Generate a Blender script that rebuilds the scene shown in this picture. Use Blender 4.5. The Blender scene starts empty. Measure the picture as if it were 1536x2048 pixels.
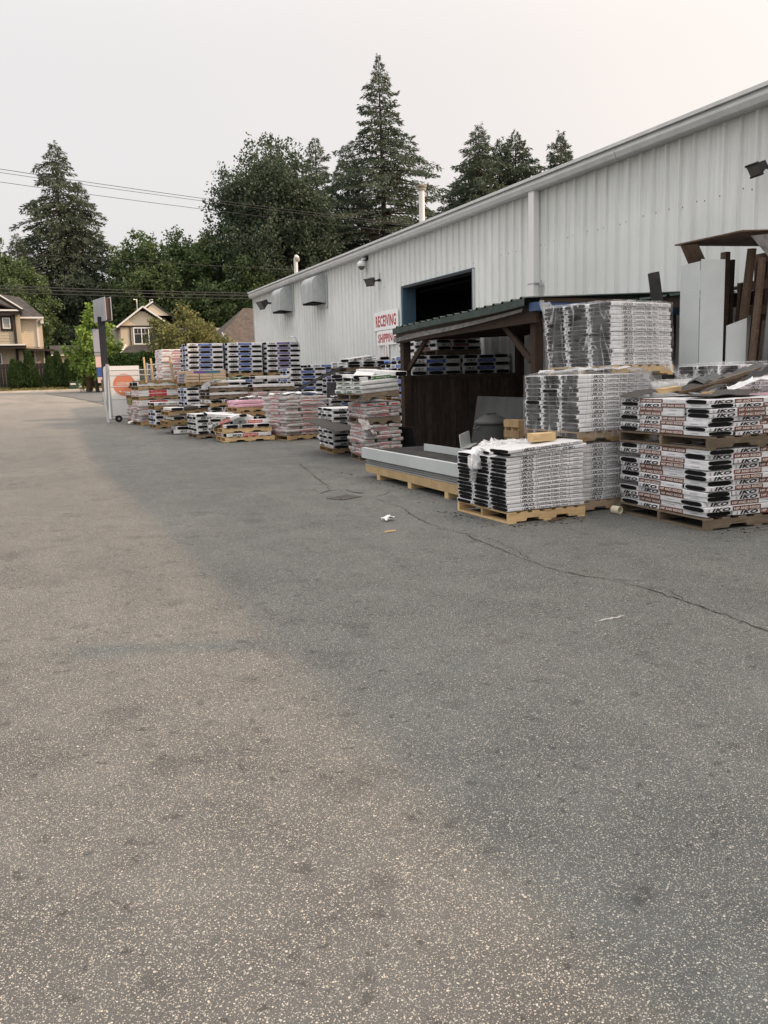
import bpy, math, random
from mathutils import Vector, Matrix, noise as mnoise
R = math.radians
SC = bpy.context.scene
COL = SC.collection
random.seed(7)

# ------------------------------------------------------------------ camera
cam_d = bpy.data.cameras.new('camera')
cam_d.sensor_fit = 'VERTICAL'; cam_d.sensor_height = 36.0
cam_d.lens = 36.0 * 1700 / 2048
cam_d.clip_start = 0.05; cam_d.clip_end = 2000
cam = bpy.data.objects.new('camera', cam_d); COL.objects.link(cam)
YAW, PITCH, ROLL = R(22.857), R(9.071), math.atan(.028)
fw = Vector((math.sin(YAW)*math.cos(PITCH), math.cos(YAW)*math.cos(PITCH), -math.sin(PITCH)))
r0 = Vector((math.cos(YAW), -math.sin(YAW), 0)); u0 = r0.cross(fw)
cx_ = math.cos(ROLL)*r0 - math.sin(ROLL)*u0
cu_ = math.sin(ROLL)*r0 + math.cos(ROLL)*u0
cam.matrix_world = Matrix(((cx_.x, cu_.x, -fw.x, 0), (cx_.y, cu_.y, -fw.y, 0), (cx_.z, cu_.z, -fw.z, 1.6), (0, 0, 0, 1)))
SC.camera = cam

# ------------------------------------------------------------------ sky, sun, exposure
SUN_EL = R(30.9); SUN_H = Vector((0.942, -0.336, 0)).normalized()
SUN_V = Vector((SUN_H.x*math.cos(SUN_EL), SUN_H.y*math.cos(SUN_EL), math.sin(SUN_EL)))
W = bpy.data.worlds.new('World'); SC.world = W; W.use_nodes = True
nt = W.node_tree; nt.nodes.clear()
def wn(t, **k):
    n = nt.nodes.new(t)
    for a, b in k.items(): setattr(n, a, b)
    return n
L_ = nt.links.new
wo = wn('ShaderNodeOutputWorld')
sky = wn('ShaderNodeTexSky', sky_type='NISHITA', sun_disc=False)
sky.sun_elevation = SUN_EL; sky.sun_rotation = math.atan2(SUN_H.x, SUN_H.y); sky.dust_density = 8; sky.air_density = 1.0
hsv = wn('ShaderNodeHueSaturation'); hsv.inputs['Saturation'].default_value = .15
L_(sky.outputs[0], hsv.inputs['Color'])
bg1 = wn('ShaderNodeBackground'); bg1.inputs[1].default_value = .05
L_(hsv.outputs[0], bg1.inputs[0])
tc = wn('ShaderNodeTexCoord')
sep = wn('ShaderNodeSeparateXYZ'); L_(tc.outputs['Generated'], sep.inputs[0])
mr = wn('ShaderNodeMapRange', interpolation_type='SMOOTHSTEP'); L_(sep.outputs[2], mr.inputs[0])
mr.inputs[1].default_value = .30; mr.inputs[2].default_value = 1.0; mr.inputs[3].default_value = .69; mr.inputs[4].default_value = 1.95
dot = wn('ShaderNodeVectorMath', operation='DOT_PRODUCT'); L_(tc.outputs['Generated'], dot.inputs[0]); dot.inputs[1].default_value = SUN_V
mr2 = wn('ShaderNodeMapRange', interpolation_type='SMOOTHSTEP'); L_(dot.outputs['Value'], mr2.inputs[0])
mr2.inputs[1].default_value = -.15; mr2.inputs[2].default_value = 1.0; mr2.inputs[3].default_value = 0; mr2.inputs[4].default_value = 1
cr = wn('ShaderNodeValToRGB'); L_(mr2.outputs[0], cr.inputs[0])
cr.color_ramp.elements[0].position = 0; cr.color_ramp.elements[0].color = (.985, .958, .952, 1)
cr.color_ramp.elements[1].position = 1; cr.color_ramp.elements[1].color = (1.28, 1.13, .99, 1)
e = cr.color_ramp.elements.new(.33); e.color = (1.04, .972, .94, 1)
sc_ = wn('ShaderNodeVectorMath', operation='SCALE'); L_(cr.outputs[0], sc_.inputs[0]); L_(mr.outputs[0], sc_.inputs['Scale'])
bg2 = wn('ShaderNodeBackground'); bg2.inputs[1].default_value = 1.0; L_(sc_.outputs[0], bg2.inputs[0])
add = wn('ShaderNodeAddShader'); L_(bg1.outputs[0], add.inputs[0]); L_(bg2.outputs[0], add.inputs[1]); L_(add.outputs[0], wo.inputs[0])
sun_d = bpy.data.lights.new('sun', 'SUN'); sun_d.energy = 3.7; sun_d.angle = R(1.0); sun_d.color = (1.0, .64, .39)
sun = bpy.data.objects.new('sun', sun_d); COL.objects.link(sun)
sun.rotation_euler = SUN_V.to_track_quat('Z', 'Y').to_euler(); sun.location = (30, -10, 30)
SC.view_settings.view_transform = 'Standard'; SC.view_settings.look = 'None'
SC.view_settings.exposure = 0.08; SC.view_settings.gamma = 1; SC.view_settings.use_curve_mapping = False
SC.render.engine = 'CYCLES'
SC.cycles.use_denoising = True
SC.cycles.max_bounces = 6; SC.cycles.transparent_max_bounces = 16

# ------------------------------------------------------------------ materials
MATS = {}
def mat(name, col, rough=.7, metal=0, spec=.3):
    m = bpy.data.materials.new(name); m.use_nodes = True
    b = m.node_tree.nodes['Principled BSDF']
    b.inputs['Base Color'].default_value = (*col, 1); b.inputs['Roughness'].default_value = rough
    b.inputs['Metallic'].default_value = metal; b.inputs['Specular IOR Level'].default_value = spec
    MATS[name] = m
    return m
class NT:
    def __init__(s, m): s.t = m.node_tree; s.b = s.t.nodes['Principled BSDF']
    def n(s, t, **k):
        n = s.t.nodes.new(t)
        for a, b in k.items(): setattr(n, a, b)
        return n
    def l(s, a, b): s.t.links.new(a, b)
    def coord(s, scale=(1, 1, 1), kind='Object', rnd=0):
        tc = s.n('ShaderNodeTexCoord'); mp = s.n('ShaderNodeMapping'); mp.inputs['Scale'].default_value = scale
        s.l(tc.outputs[kind], mp.inputs[0])
        if rnd:
            oi = s.n('ShaderNodeObjectInfo'); mu = s.n('ShaderNodeMath', operation='MULTIPLY'); mu.inputs[1].default_value = rnd
            s.l(oi.outputs['Random'], mu.inputs[0]); s.l(mu.outputs[0], mp.inputs['Location'])
        return mp.outputs[0]
    def noise(s, vec, scale, detail=4, rough=.55, dist=0):
        n = s.n('ShaderNodeTexNoise'); n.inputs['Scale'].default_value = scale; n.inputs['Detail'].default_value = detail
        n.inputs['Roughness'].default_value = rough; n.inputs['Distortion'].default_value = dist
        s.l(vec, n.inputs['Vector']); return n.outputs['Fac']
    def ramp(s, fac, stops):
        r = s.n('ShaderNodeValToRGB'); s.l(fac, r.inputs[0]); el = r.color_ramp.elements
        el[0].position, el[0].color = stops[0][0], (*stops[0][1], 1); el[1].position, el[1].color = stops[-1][0], (*stops[-1][1], 1)
        for p, c in stops[1:-1]:
            e = el.new(p); e.color = (*c, 1)
        return r.outputs[0]
    def mix(s, fac, a, b, mode='MIX'):
        m = s.n('ShaderNodeMix', data_type='RGBA', blend_type=mode)
        for v, i in ((fac, 0), (a, 6), (b, 7)):
            if isinstance(v, (int, float)): m.inputs[i].default_value = v
            elif isinstance(v, tuple): m.inputs[i].default_value = (*v, 1)
            else: s.l(v, m.inputs[i])
        return m.outputs[2]
    def bump(s, h, strength=.3, dist=.01):
        b = s.n('ShaderNodeBump'); b.inputs['Strength'].default_value = strength; b.inputs['Distance'].default_value = dist
        s.l(h, b.inputs['Height']); s.l(b.outputs[0], s.b.inputs['Normal'])
    def col(s, c): s.l(c, s.b.inputs['Base Color'])
g3 = lambda v: (v, v, v)

def m_noisy(name, c0, c1, scale, rough=.7, st=(1, 1, 1), bump=0, metal=0, rnd=0, lo=.35, hi=.68, spec=.3, bd=.01):
    m = mat(name, c0, rough, metal, spec); t = NT(m)
    v = t.coord(st, rnd=rnd); f = t.noise(v, scale, 5, .6)
    t.col(t.ramp(f, [(lo, c0), (hi, c1)]))
    if bump: t.bump(f, bump, bd)
    return m
def t_map(t, val, a, b):
    r = t.n('ShaderNodeMapRange'); t.l(val, r.inputs[0]); r.inputs[1].default_value = a; r.inputs[2].default_value = b
    return r.outputs[0]
# asphalt with exposed aggregate, stains and mottling
def m_asphalt():
    m = mat('asphalt', (.15, .15, .15), .85, 0, .25); t = NT(m)
    v = t.coord((1, 1, 1))
    base = t.ramp(t.noise(v, 2.2, 6, .65), [(.3, (.072, .076, .075)), (.7, (.106, .111, .109))])
    big = t.ramp(t.noise(v, .28, 3, .6), [(.35, (.82, .82, .83)), (.65, (1.12, 1.12, 1.10))])
    base = t.mix(1.0, base, big, 'MULTIPLY')
    grit = t.ramp(t.noise(v, 210, 2, .7), [(.33, (.55, .55, .55)), (.66, (1.4, 1.4, 1.4))])
    base = t.mix(.8, base, grit, 'MULTIPLY')
    def chips(scale, keep, lo, hi, size):
        vo = t.n('ShaderNodeTexVoronoi', feature='F1'); vo.inputs['Scale'].default_value = scale; t.l(v, vo.inputs['Vector'])
        sp = t.n('ShaderNodeSeparateColor'); t.l(vo.outputs['Color'], sp.inputs[0])
        a = t.n('ShaderNodeMath', operation='GREATER_THAN'); t.l(sp.outputs[0], a.inputs[0]); a.inputs[1].default_value = 1-keep
        sz = t.n('ShaderNodeMath', operation='MULTIPLY_ADD'); t.l(sp.outputs[1], sz.inputs[0]); sz.inputs[1].default_value = size*.55; sz.inputs[2].default_value = size*.35
        d = t.n('ShaderNodeMath', operation='LESS_THAN'); t.l(vo.outputs['Distance'], d.inputs[0]); t.l(sz.outputs[0], d.inputs[1])
        p = t.n('ShaderNodeMath', operation='MULTIPLY'); t.l(a.outputs[0], p.inputs[0]); t.l(d.outputs[0], p.inputs[1])
        c = t.ramp(sp.outputs[2], [(0, lo), (.7, hi), (1, (.42, .385, .32))])
        return p.outputs[0], c, d.outputs[0]
    f0, c0, d0 = chips(235, .55, (.11, .114, .11), (.29, .295, .28), .64)
    base = t.mix(f0, base, c0)
    f1, c1, d1 = chips(150, .15, (.21, .213, .20), (.44, .44, .415), .60)
    base = t.mix(f1, base, c1)
    f2_, c2_, d2_ = chips(82, .03, (.24, .24, .22), (.44, .43, .40), .5)
    base = t.mix(f2_, base, c2_)
    # dark oil spots and worn patches
    vo = t.n('ShaderNodeTexVoronoi', feature='SMOOTH_F1'); vo.inputs['Scale'].default_value = 2.6; vo.inputs['Randomness'].default_value = 1
    dn = t.n('ShaderNodeTexNoise'); dn.inputs['Scale'].default_value = 9; dn.inputs['Detail'].default_value = 4; t.l(v, dn.inputs['Vector'])
    vm = t.n('ShaderNodeVectorMath', operation='MULTIPLY_ADD'); t.l(dn.outputs['Color'], vm.inputs[0]); vm.inputs[1].default_value = (.16, .16, 0); t.l(v, vm.inputs[2])
    t.l(vm.outputs[0], vo.inputs['Vector'])
    spot = t.ramp(vo.outputs['Distance'], [(.10, (.55, .55, .56)), (.22, (1, 1, 1))])
    base = t.mix(.45, base, spot, 'MULTIPLY')
    def spots(scale, thr, keep, dark):
        vq = t.n('ShaderNodeTexVoronoi', feature='F1'); vq.inputs['Scale'].default_value = scale; t.l(vm.outputs[0], vq.inputs['Vector'])
        sp = t.n('ShaderNodeSeparateColor'); t.l(vq.outputs['Color'], sp.inputs[0])
        k = t.n('ShaderNodeMath', operation='LESS_THAN'); t.l(sp.outputs[0], k.inputs[0]); k.inputs[1].default_value = keep
        s2 = t.ramp(vq.outputs['Distance'], [(thr*.5, g3(dark)), (thr, g3(1))])
        return t.mix(k.outputs[0], (1, 1, 1), s2)
    base = t.mix(1, base, spots(6.5, .26, .35, .70), 'MULTIPLY'); base = t.mix(1, base, spots(19, .34, .15, .60), 'MULTIPLY')
    st = t.ramp(t.noise(v, 1.1, 5, .7, .6), [(.60, (1, 1, 1)), (.72, (.80, .80, .80))])
    base = t.mix(1, base, st, 'MULTIPLY')
    # paler scuffs and dust, long in the driving direction
    v2 = t.coord((1.3, .16, 1)); du = t.ramp(t.noise(v2, 1.0, 6, .65), [(.5, (1, 1, 1)), (.75, (1.16, 1.15, 1.12))])
    base = t.mix(1, base, du, 'MULTIPLY')
    tw = t.n('ShaderNodeTexCoord'); sw = t.n('ShaderNodeSeparateXYZ'); t.l(tw.outputs['Object'], sw.inputs[0])  # separate blend, paler and warmer towards the street
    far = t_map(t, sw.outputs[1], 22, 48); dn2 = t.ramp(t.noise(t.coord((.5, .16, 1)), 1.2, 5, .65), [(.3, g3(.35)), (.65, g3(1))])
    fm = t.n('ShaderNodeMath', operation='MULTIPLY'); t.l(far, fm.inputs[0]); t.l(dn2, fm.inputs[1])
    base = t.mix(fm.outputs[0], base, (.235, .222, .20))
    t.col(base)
    ad = t.n('ShaderNodeMath', operation='ADD'); t.l(d0, ad.inputs[0]); t.l(d1, ad.inputs[1])
    t.bump(ad.outputs[0], .35, .003)
    return m
m_asphalt()
def m_wrap(name, c, c2, rough=.34, bump=.5, dirt=.5):
    m = mat(name, c, rough, 0, .4); t = NT(m)
    v = t.coord((3, 12, 20), rnd=40); f = t.noise(v, 3.2, 5, .62, .8)
    d = t.noise(t.coord((1, 1, 1), rnd=17), 7, 4, .7)
    t.col(t.mix(dirt, c, t.ramp(d, [(.42, c2), (.6, c)])))
    t.bump(f, bump, .006)
    return m
m_wrap('white_wrap', (.74, .75, .77), (.55, .55, .56))
m_wrap('soft_white_wrap', (.72, .73, .73), (.50, .50, .50), .4, .7)
m_wrap('silver_wrap', (.52, .50, .49), (.34, .32, .32), .28, 1.0)
m_wrap('pink_wrap', (.72, .42, .52), (.58, .36, .42), .4, .6)
m_wrap('green_wrap', (.16, .30, .15), (.28, .38, .24), .35, .8)
m_wrap('kraft_wrap', (.50, .38, .27), (.38, .28, .2), .6, .3)
m_wrap('olive_wrap', (.22, .21, .05), (.12, .11, .03), .5, .6)
m_wrap('blue_tarp', (.03, .16, .60), (.05, .25, .7), .35, .8)
m_wrap('grey_plastic', (.30, .30, .31), (.2, .2, .2), .3, .9)
m_noisy('shingle_black', (.006, .006, .0065), (.017, .017, .018), 60, .95, (1, 1, 6), .4, bd=.004, spec=.08)
m_noisy('shingle_sheet', (.045, .043, .040), (.085, .08, .075), 90, .95, bump=.4, bd=.003)
m_noisy('tar_paper', (.028, .028, .029), (.055, .054, .053), 5, .85, spec=.1)
m_noisy('panel_grey', (.075, .077, .077), (.11, .112, .112), 2, .7)
mat('ink_black', (.014, .014, .016), .5); mat('ink_brown', (.155, .052, .034), .45); mat('ink_red', (.50, .035, .035), .5)
mat('ink_blue', (.055, .11, .36), .45); mat('ink_teal', (.04, .15, .22), .45); mat('ink_purple', (.13, .08, .28), .45)
mat('ink_green', (.05, .14, .045), .45); mat('ink_grey', (.28, .28, .29), .5); mat('ink_white', (.78, .77, .74), .45); mat('ink_orange', (.60, .20, .10), .5)
mat('ink_pale_blue', (.30, .36, .55), .5); mat('ink_pale_red', (.52, .22, .22), .5)
def m_wood(name, c0, c1, rough=.8, st=(2, 26, 26)):
    m = mat(name, c0, rough, 0, .2); t = NT(m)
    v = t.coord(st, rnd=30); f = t.noise(v, 1.6, 5, .65, 1.2); k = t.noise(t.coord((1, 1, 1), rnd=9), 5, 3)
    c = t.ramp(f, [(.3, c0), (.7, c1)])
    c = t.mix(.5, c, t.ramp(k, [(.35, g3(.72)), (.65, g3(1.15))]), 'MULTIPLY'); oi = t.n('ShaderNodeObjectInfo')
    t.col(t.mix(1, c, t.ramp(oi.outputs['Random'], [(0, g3(.74)), (1, g3(1.18))]), 'MULTIPLY')); t.bump(f, .3, .003)
    return m
m_wood('new_wood', (.50, .345, .17), (.70, .52, .30)); m_wood('old_wood', (.13, .10, .072), (.26, .205, .15)); m_wood('mid_wood', (.27, .18, .095), (.45, .32, .18))
m_wood('dark_timber', (.035, .024, .018), (.075, .050, .038)); m_wood('black_board', (.030, .024, .020), (.13, .098, .080), st=(26, 26, 1.2)); m_wood('brown_lumber', (.066, .044, .032), (.14, .096, .068))
m_noisy('plywood_brown', (.085, .055, .04), (.14, .10, .075), 6, .85, (1, 4, 1))
m_noisy('weathered_ply', (.12, .115, .11), (.25, .24, .23), 9, .9, (3, 1, 1))
def m_wall():
    m = mat('wall_steel', (.66, .70, .69), .5, 0, .35); t = NT(m)
    base = (.765, .79, .78)
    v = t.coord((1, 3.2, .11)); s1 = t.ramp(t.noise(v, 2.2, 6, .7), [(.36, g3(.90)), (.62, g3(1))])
    v2 = t.coord((1, .5, .5)); s2 = t.ramp(t.noise(v2, 1.2, 5, .6), [(.3, (.90, .90, .885)), (.7, g3(1.03))])
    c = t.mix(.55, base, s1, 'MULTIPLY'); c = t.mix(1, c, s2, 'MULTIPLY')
    # old run-off stains hanging from the gutter, ragged in length
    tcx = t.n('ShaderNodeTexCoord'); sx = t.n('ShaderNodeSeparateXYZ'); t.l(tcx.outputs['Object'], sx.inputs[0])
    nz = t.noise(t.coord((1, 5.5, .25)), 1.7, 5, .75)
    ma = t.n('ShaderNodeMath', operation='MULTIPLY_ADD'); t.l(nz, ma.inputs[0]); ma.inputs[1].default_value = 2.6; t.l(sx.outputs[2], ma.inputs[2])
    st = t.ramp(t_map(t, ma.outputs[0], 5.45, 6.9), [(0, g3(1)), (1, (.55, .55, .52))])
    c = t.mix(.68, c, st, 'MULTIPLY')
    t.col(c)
    return m
m_wall()
m_noisy('trim_steel', (.50, .515, .515), (.58, .59, .58), 3, .45, (1, 1, 1))
m_noisy('roof_edge', (.50, .51, .50), (.60, .61, .60), 3, .5)
m_noisy('hood_steel', (.36, .39, .39), (.50, .53, .53), 4, .45, (1, 1, .5), metal=.25)
m_noisy('flashing', (.46, .50, .50), (.54, .575, .575), 1.5, .4, spec=.5)
m_noisy('grey_sheet', (.20, .205, .205), (.30, .30, .30), 2, .55)
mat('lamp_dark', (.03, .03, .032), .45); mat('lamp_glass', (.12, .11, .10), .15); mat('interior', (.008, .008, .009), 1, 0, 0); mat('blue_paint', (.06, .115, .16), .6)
mat('blue_beam', (.055, .10, .20), .6)
m_noisy('green_roof', (.022, .042, .037), (.05, .072, .064), 6, .5, (1, 1, 1))
mat('pale_steel', (.55, .56, .56), .35, .3); mat('galv', (.42, .43, .44), .4, .5); mat('white_paint', (.76, .76, .75), .5); mat('sign_white', (.86, .865, .87), .4); mat('sign_red', (.42, .025, .03), .5)
mat('pipe_white', (.55, .55, .55), .5); mat('pipe_rust', (.25, .22, .19), .8); mat('can_grey', (.085, .088, .088), .55); mat('can_lid', (.075, .078, .078), .5)
mat('rubber', (.018, .018, .018), .8); mat('cup_cream', (.72, .66, .50), .6); mat('bin_white', (.74, .74, .74), .5); mat('bin_orange', (.62, .17, .055), .5)
mat('pole_black', (.022, .024, .03), .6); mat('rust_brown', (.07, .045, .035), .9); mat('sign_pale', (.32, .33, .37), .5); mat('sign_blue', (.05, .09, .28), .5); mat('sign_pink', (.62, .45, .42), .5)
m_noisy('pole_wood', (.10, .085, .07), (.17, .15, .12), 6, .9, (6, 6, 1))
m_noisy('concrete', (.50, .47, .42), (.62, .58, .52), 2, .85)
m_noisy('soil', (.09, .085, .05), (.20, .17, .10), .35, .95)
mat('scuff_pale', (.34, .335, .32), .9); m_noisy('crack_dark', (.020, .020, .020), (.06, .058, .055), 14, .95); mat('tyre_mark', (.10, .10, .10), .8)
m_noisy('patch_dark', (.075, .077, .080), (.13, .13, .13), 6, .9, bump=.2)
m_noisy('gravel', (.085, .092, .092), (.165, .17, .168), 7, .95, bump=.4)
mat('iron', (.12, .115, .108), .8, .1); mat('void', (.004, .004, .004), 1)
mat('siding_tan', (.44, .385, .29), .75); mat('siding_cream', (.53, .455, .34), .75); mat('siding_pale', (.62, .545, .425), .75); mat('siding_grey', (.40, .39, .35), .75)
mat('house_dark', (.035, .026, .022), .7); mat('house_white', (.70, .70, .68), .6); mat('brick_red', (.14, .06, .04), .9)
m_noisy('roof_shingle', (.035, .035, .036), (.07, .068, .066), 3, .95); m_noisy('roof_brown', (.065, .055, .05), (.12, .10, .085), 3, .95)
mat('glass_dark', (.03, .036, .04), .08, 0, .6); mat('curtain', (.30, .30, .29), .8); mat('fence_dark', (.030, .028, .028), .8)
mat('cabinet_green', (.035, .06, .05), .6); mat('sticker', (.6, .6, .55), .6); mat('wire', (.03, .03, .032), .6)
def m_leaf(name, c0, c1, c2, rough=.6, transl=.25):
    m = mat(name, c0, rough, 0, .2); t = NT(m)
    ge = t.n('ShaderNodeNewGeometry')
    t.col(t.ramp(ge.outputs['Random Per Island'], [(0, c0), (.55, c1), (1, c2)]))
    tr = t.n('ShaderNodeBsdfTranslucent'); mx = t.n('ShaderNodeMixShader'); mx.inputs[0].default_value = transl
    t.l(t.b.inputs['Base Color'].links[0].from_socket, tr.inputs[0])
    out = t.t.nodes['Material Output']; t.l(t.b.outputs[0], mx.inputs[1]); t.l(tr.outputs[0], mx.inputs[2]); t.l(mx.outputs[0], out.inputs[0])
    return m
m_leaf('spruce', (.045, .064, .042), (.078, .102, .066), (.12, .14, .095)); m_leaf('fir', (.045, .068, .045), (.076, .104, .068), (.115, .138, .09))
m_leaf('cottonwood', (.044, .066, .044), (.072, .10, .064), (.11, .14, .09)); m_leaf('alder', (.055, .090, .038), (.09, .135, .056), (.14, .18, .08))
m_leaf('maple_green', (.10, .17, .03), (.17, .26, .05), (.27, .36, .09)); m_leaf('gold_leaf', (.10, .112, .042), (.165, .170, .062), (.26, .25, .10))
m_leaf('cedar', (.030, .058, .020), (.048, .085, .028), (.075, .115, .04)); m_leaf('laurel', (.030, .065, .020), (.06, .11, .03), (.12, .18, .06)); m_leaf('grass', (.10, .12, .035), (.17, .16, .06), (.30, .25, .11)); m_leaf('dry_leaf', (.16, .08, .03), (.22, .12, .05), (.3, .2, .1))
m_noisy('bark', (.045, .038, .032), (.095, .08, .07), 6, .95, (6, 6, 1))
def m_film(name, lo, hi, tint=(.86, .87, .88)):
    m = bpy.data.materials.new(name); m.use_nodes = True; MATS[name] = m; t = NT(m); T = t.t
    v = t.coord((1.6, 1.6, 4), rnd=20); f = t.noise(v, 1.8, 3, .55, 1.2)
    f2 = t.noise(t.coord((1, 1, 1), rnd=11), 6, 2, .6, 1.0)
    mm = t.n('ShaderNodeMath', operation='MULTIPLY_ADD'); t.l(f2, mm.inputs[0]); mm.inputs[1].default_value = .5; t.l(f, mm.inputs[2])
    fac = t.n('ShaderNodeMapRange'); t.l(mm.outputs[0], fac.inputs[0]); fac.inputs[1].default_value = .55; fac.inputs[2].default_value = .98; fac.inputs[3].default_value = lo; fac.inputs[4].default_value = hi
    v3 = t.coord((3.2, 3.2, .5), rnd=31); v3.node.inputs['Rotation'].default_value = (.75, .75, .3); f3 = t.noise(v3, 2.2, 1.5, .5, .5); ab = t.n('ShaderNodeMath', operation='SUBTRACT'); t.l(f3, ab.inputs[0]); ab.inputs[1].default_value = .5
    a2 = t.n('ShaderNodeMath', operation='ABSOLUTE'); t.l(ab.outputs[0], a2.inputs[0]); sk = t.n('ShaderNodeMapRange'); t.l(a2.outputs[0], sk.inputs[0]); sk.inputs[1].default_value = .013; sk.inputs[2].default_value = .002; sk.inputs[3].default_value = 0; sk.inputs[4].default_value = .38
    fa = t.n('ShaderNodeMath', operation='ADD', use_clamp=True); t.l(fac.outputs[0], fa.inputs[0]); t.l(sk.outputs[0], fa.inputs[1]); fac = fa
    t.b.inputs['Base Color'].default_value = (*tint, 1); t.b.inputs['Roughness'].default_value = .18; t.b.inputs['Specular IOR Level'].default_value = .6
    t.bump(mm.outputs[0], .40, .012)
    tr = t.n('ShaderNodeBsdfTransparent'); mx = t.n('ShaderNodeMixShader'); t.l(fac.outputs[0], mx.inputs[0])
    t.l(tr.outputs[0], mx.inputs[1]); t.l(t.b.outputs[0], mx.inputs[2]); t.l(mx.outputs[0], T.nodes['Material Output'].inputs[0])
    return m
m_film('stretch_film', .02, .16); m_film('loose_film', .30, .75); m_film('milky_film', .38, .80)

# ------------------------------------------------------------------ mesh helpers
class MB:
    def __init__(s): s.v = []; s.f = []; s.m = []; s.mats = []; s.sm = []
    def mi(s, name):
        if name not in s.mats: s.mats.append(name)
        return s.mats.index(name)
    def add(s, verts, faces, m, M=None, smooth=False):
        o = len(s.v); k = s.mi(m)
        if M is not None: verts = [M @ Vector(q) for q in verts]
        s.v.extend([tuple(q) for q in verts])
        for f in faces: s.f.append(tuple(i+o for i in f)); s.m.append(k); s.sm.append(smooth)
        return s
    def box(s, c, d, m, M=None):
        x, y, z = (q/2 for q in d)
        vs = [(c[0]+a*x, c[1]+b*y, c[2]+g*z) for a in (-1, 1) for b in (-1, 1) for g in (-1, 1)]
        return s.add(vs, [(0, 1, 3, 2), (4, 6, 7, 5), (0, 4, 5, 1), (2, 3, 7, 6), (0, 2, 6, 4), (1, 5, 7, 3)], m, M)
    def b2(s, p0, p1, m, M=None):
        return s.box([(a+b)/2 for a, b in zip(p0, p1)], [abs(b-a) for a, b in zip(p0, p1)], m, M)
    def quad(s, pts, m, M=None): return s.add(pts, [tuple(range(len(pts)))], m, M)
    def prism(s, poly, axis, a, b, m, M=None):
        # poly: 2D outline; axis 0/1/2 is the extrusion axis between a and b
        def p(q, t):
            q = list(q); q.insert(axis, t); return tuple(q)
        n = len(poly); vs = [p(q, a) for q in poly] + [p(q, b) for q in poly]
        fs = [tuple(range(n))[::-1], tuple(range(n, 2*n))] + [(i, (i+1) % n, n+(i+1) % n, n+i) for i in range(n)]
        return s.add(vs, fs, m, M)
    def bar(s, p0, p1, w, h, m, up=(0, 0, 1)):
        # square-section bar between two points
        p0 = Vector(p0); p1 = Vector(p1); d = (p1-p0); L = d.length; d.normalize(); u = Vector(up)
        sx = d.cross(u)
        if sx.length < 1e-4: sx = d.cross(Vector((1, 0, 0)))
        sx.normalize(); uz = sx.cross(d)
        M = Matrix(((d.x, sx.x, uz.x, p0.x), (d.y, sx.y, uz.y, p0.y), (d.z, sx.z, uz.z, p0.z), (0, 0, 0, 1)))
        return s.b2((0, -w/2, -h/2), (L, w/2, h/2), m, M)
    def tube(s, pts, r, m, n=8, cap=True, smooth=True):
        pts = [Vector(p) for p in pts]; rs = r if isinstance(r, (list, tuple)) else [r]*len(pts); vs = []; fs = []
        for i, p in enumerate(pts):
            d = (pts[min(i+1, len(pts)-1)]-pts[max(i-1, 0)]).normalized()
            a = d.cross(Vector((0, 0, 1)))
            if a.length < 1e-3: a = d.cross(Vector((0, 1, 0)))
            a.normalize(); b = a.cross(d)
            for k in range(n):
                t = 2*math.pi*k/n; vs.append(p + (a*math.cos(t)+b*math.sin(t))*rs[i])
        for i in range(len(pts)-1):
            for k in range(n): fs.append((i*n+k, i*n+(k+1) % n, (i+1)*n+(k+1) % n, (i+1)*n+k))
        s.add(vs, fs, m, smooth=smooth)
        if cap:
            s.add(vs[:n], [tuple(range(n))], m); s.add(vs[-n:], [tuple(range(n))[::-1]], m)
        return s
    def lathe(s, prof, m, c=(0, 0, 0), n=20, smooth=True):
        vs = []; fs = []
        for r, z in prof:
            for k in range(n): t = 2*math.pi*k/n; vs.append((c[0]+r*math.cos(t), c[1]+r*math.sin(t), c[2]+z))
        for i in range(len(prof)-1):
            for k in range(n): fs.append((i*n+k, i*n+(k+1) % n, (i+1)*n+(k+1) % n, (i+1)*n+k))
        return s.add(vs, fs, m, smooth=smooth)
    def data(s, name):
        me = bpy.data.meshes.new(name); me.from_pydata(s.v, [], s.f)
        for k in s.mats: me.materials.append(MATS[k])
        me.polygons.foreach_set('material_index', s.m); me.polygons.foreach_set('use_smooth', s.sm)
        me.validate(); me.update()
        return me
    def obj(s, name, parent=None, loc=(0, 0, 0), rot=(0, 0, 0), **tags):
        return link(name, s.data(name), parent, loc, rot, **tags)
def link(name, data, parent=None, loc=(0, 0, 0), rot=(0, 0, 0), **tags):
    o = bpy.data.objects.new(name, data); COL.objects.link(o); o.parent = parent; o.location = loc; o.rotation_euler = rot
    for k, v in tags.items(): o[k] = v
    return o
def thing(name, label, cat, loc=(0, 0, 0), rz=0, group=None, rot=None):
    o = link(name, None, None, loc, rot or (0, 0, R(rz)), label=label, category=cat)
    o.empty_display_size = .2
    if group: o['group'] = group
    return o
def T(x=0, y=0, z=0, rz=0, rx=0, ry=0):
    return Matrix.Translation((x, y, z)) @ Matrix.Rotation(R(rz), 4, 'Z') @ Matrix.Rotation(R(ry), 4, 'Y') @ Matrix.Rotation(R(rx), 4, 'X')
_txt = {}
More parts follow.
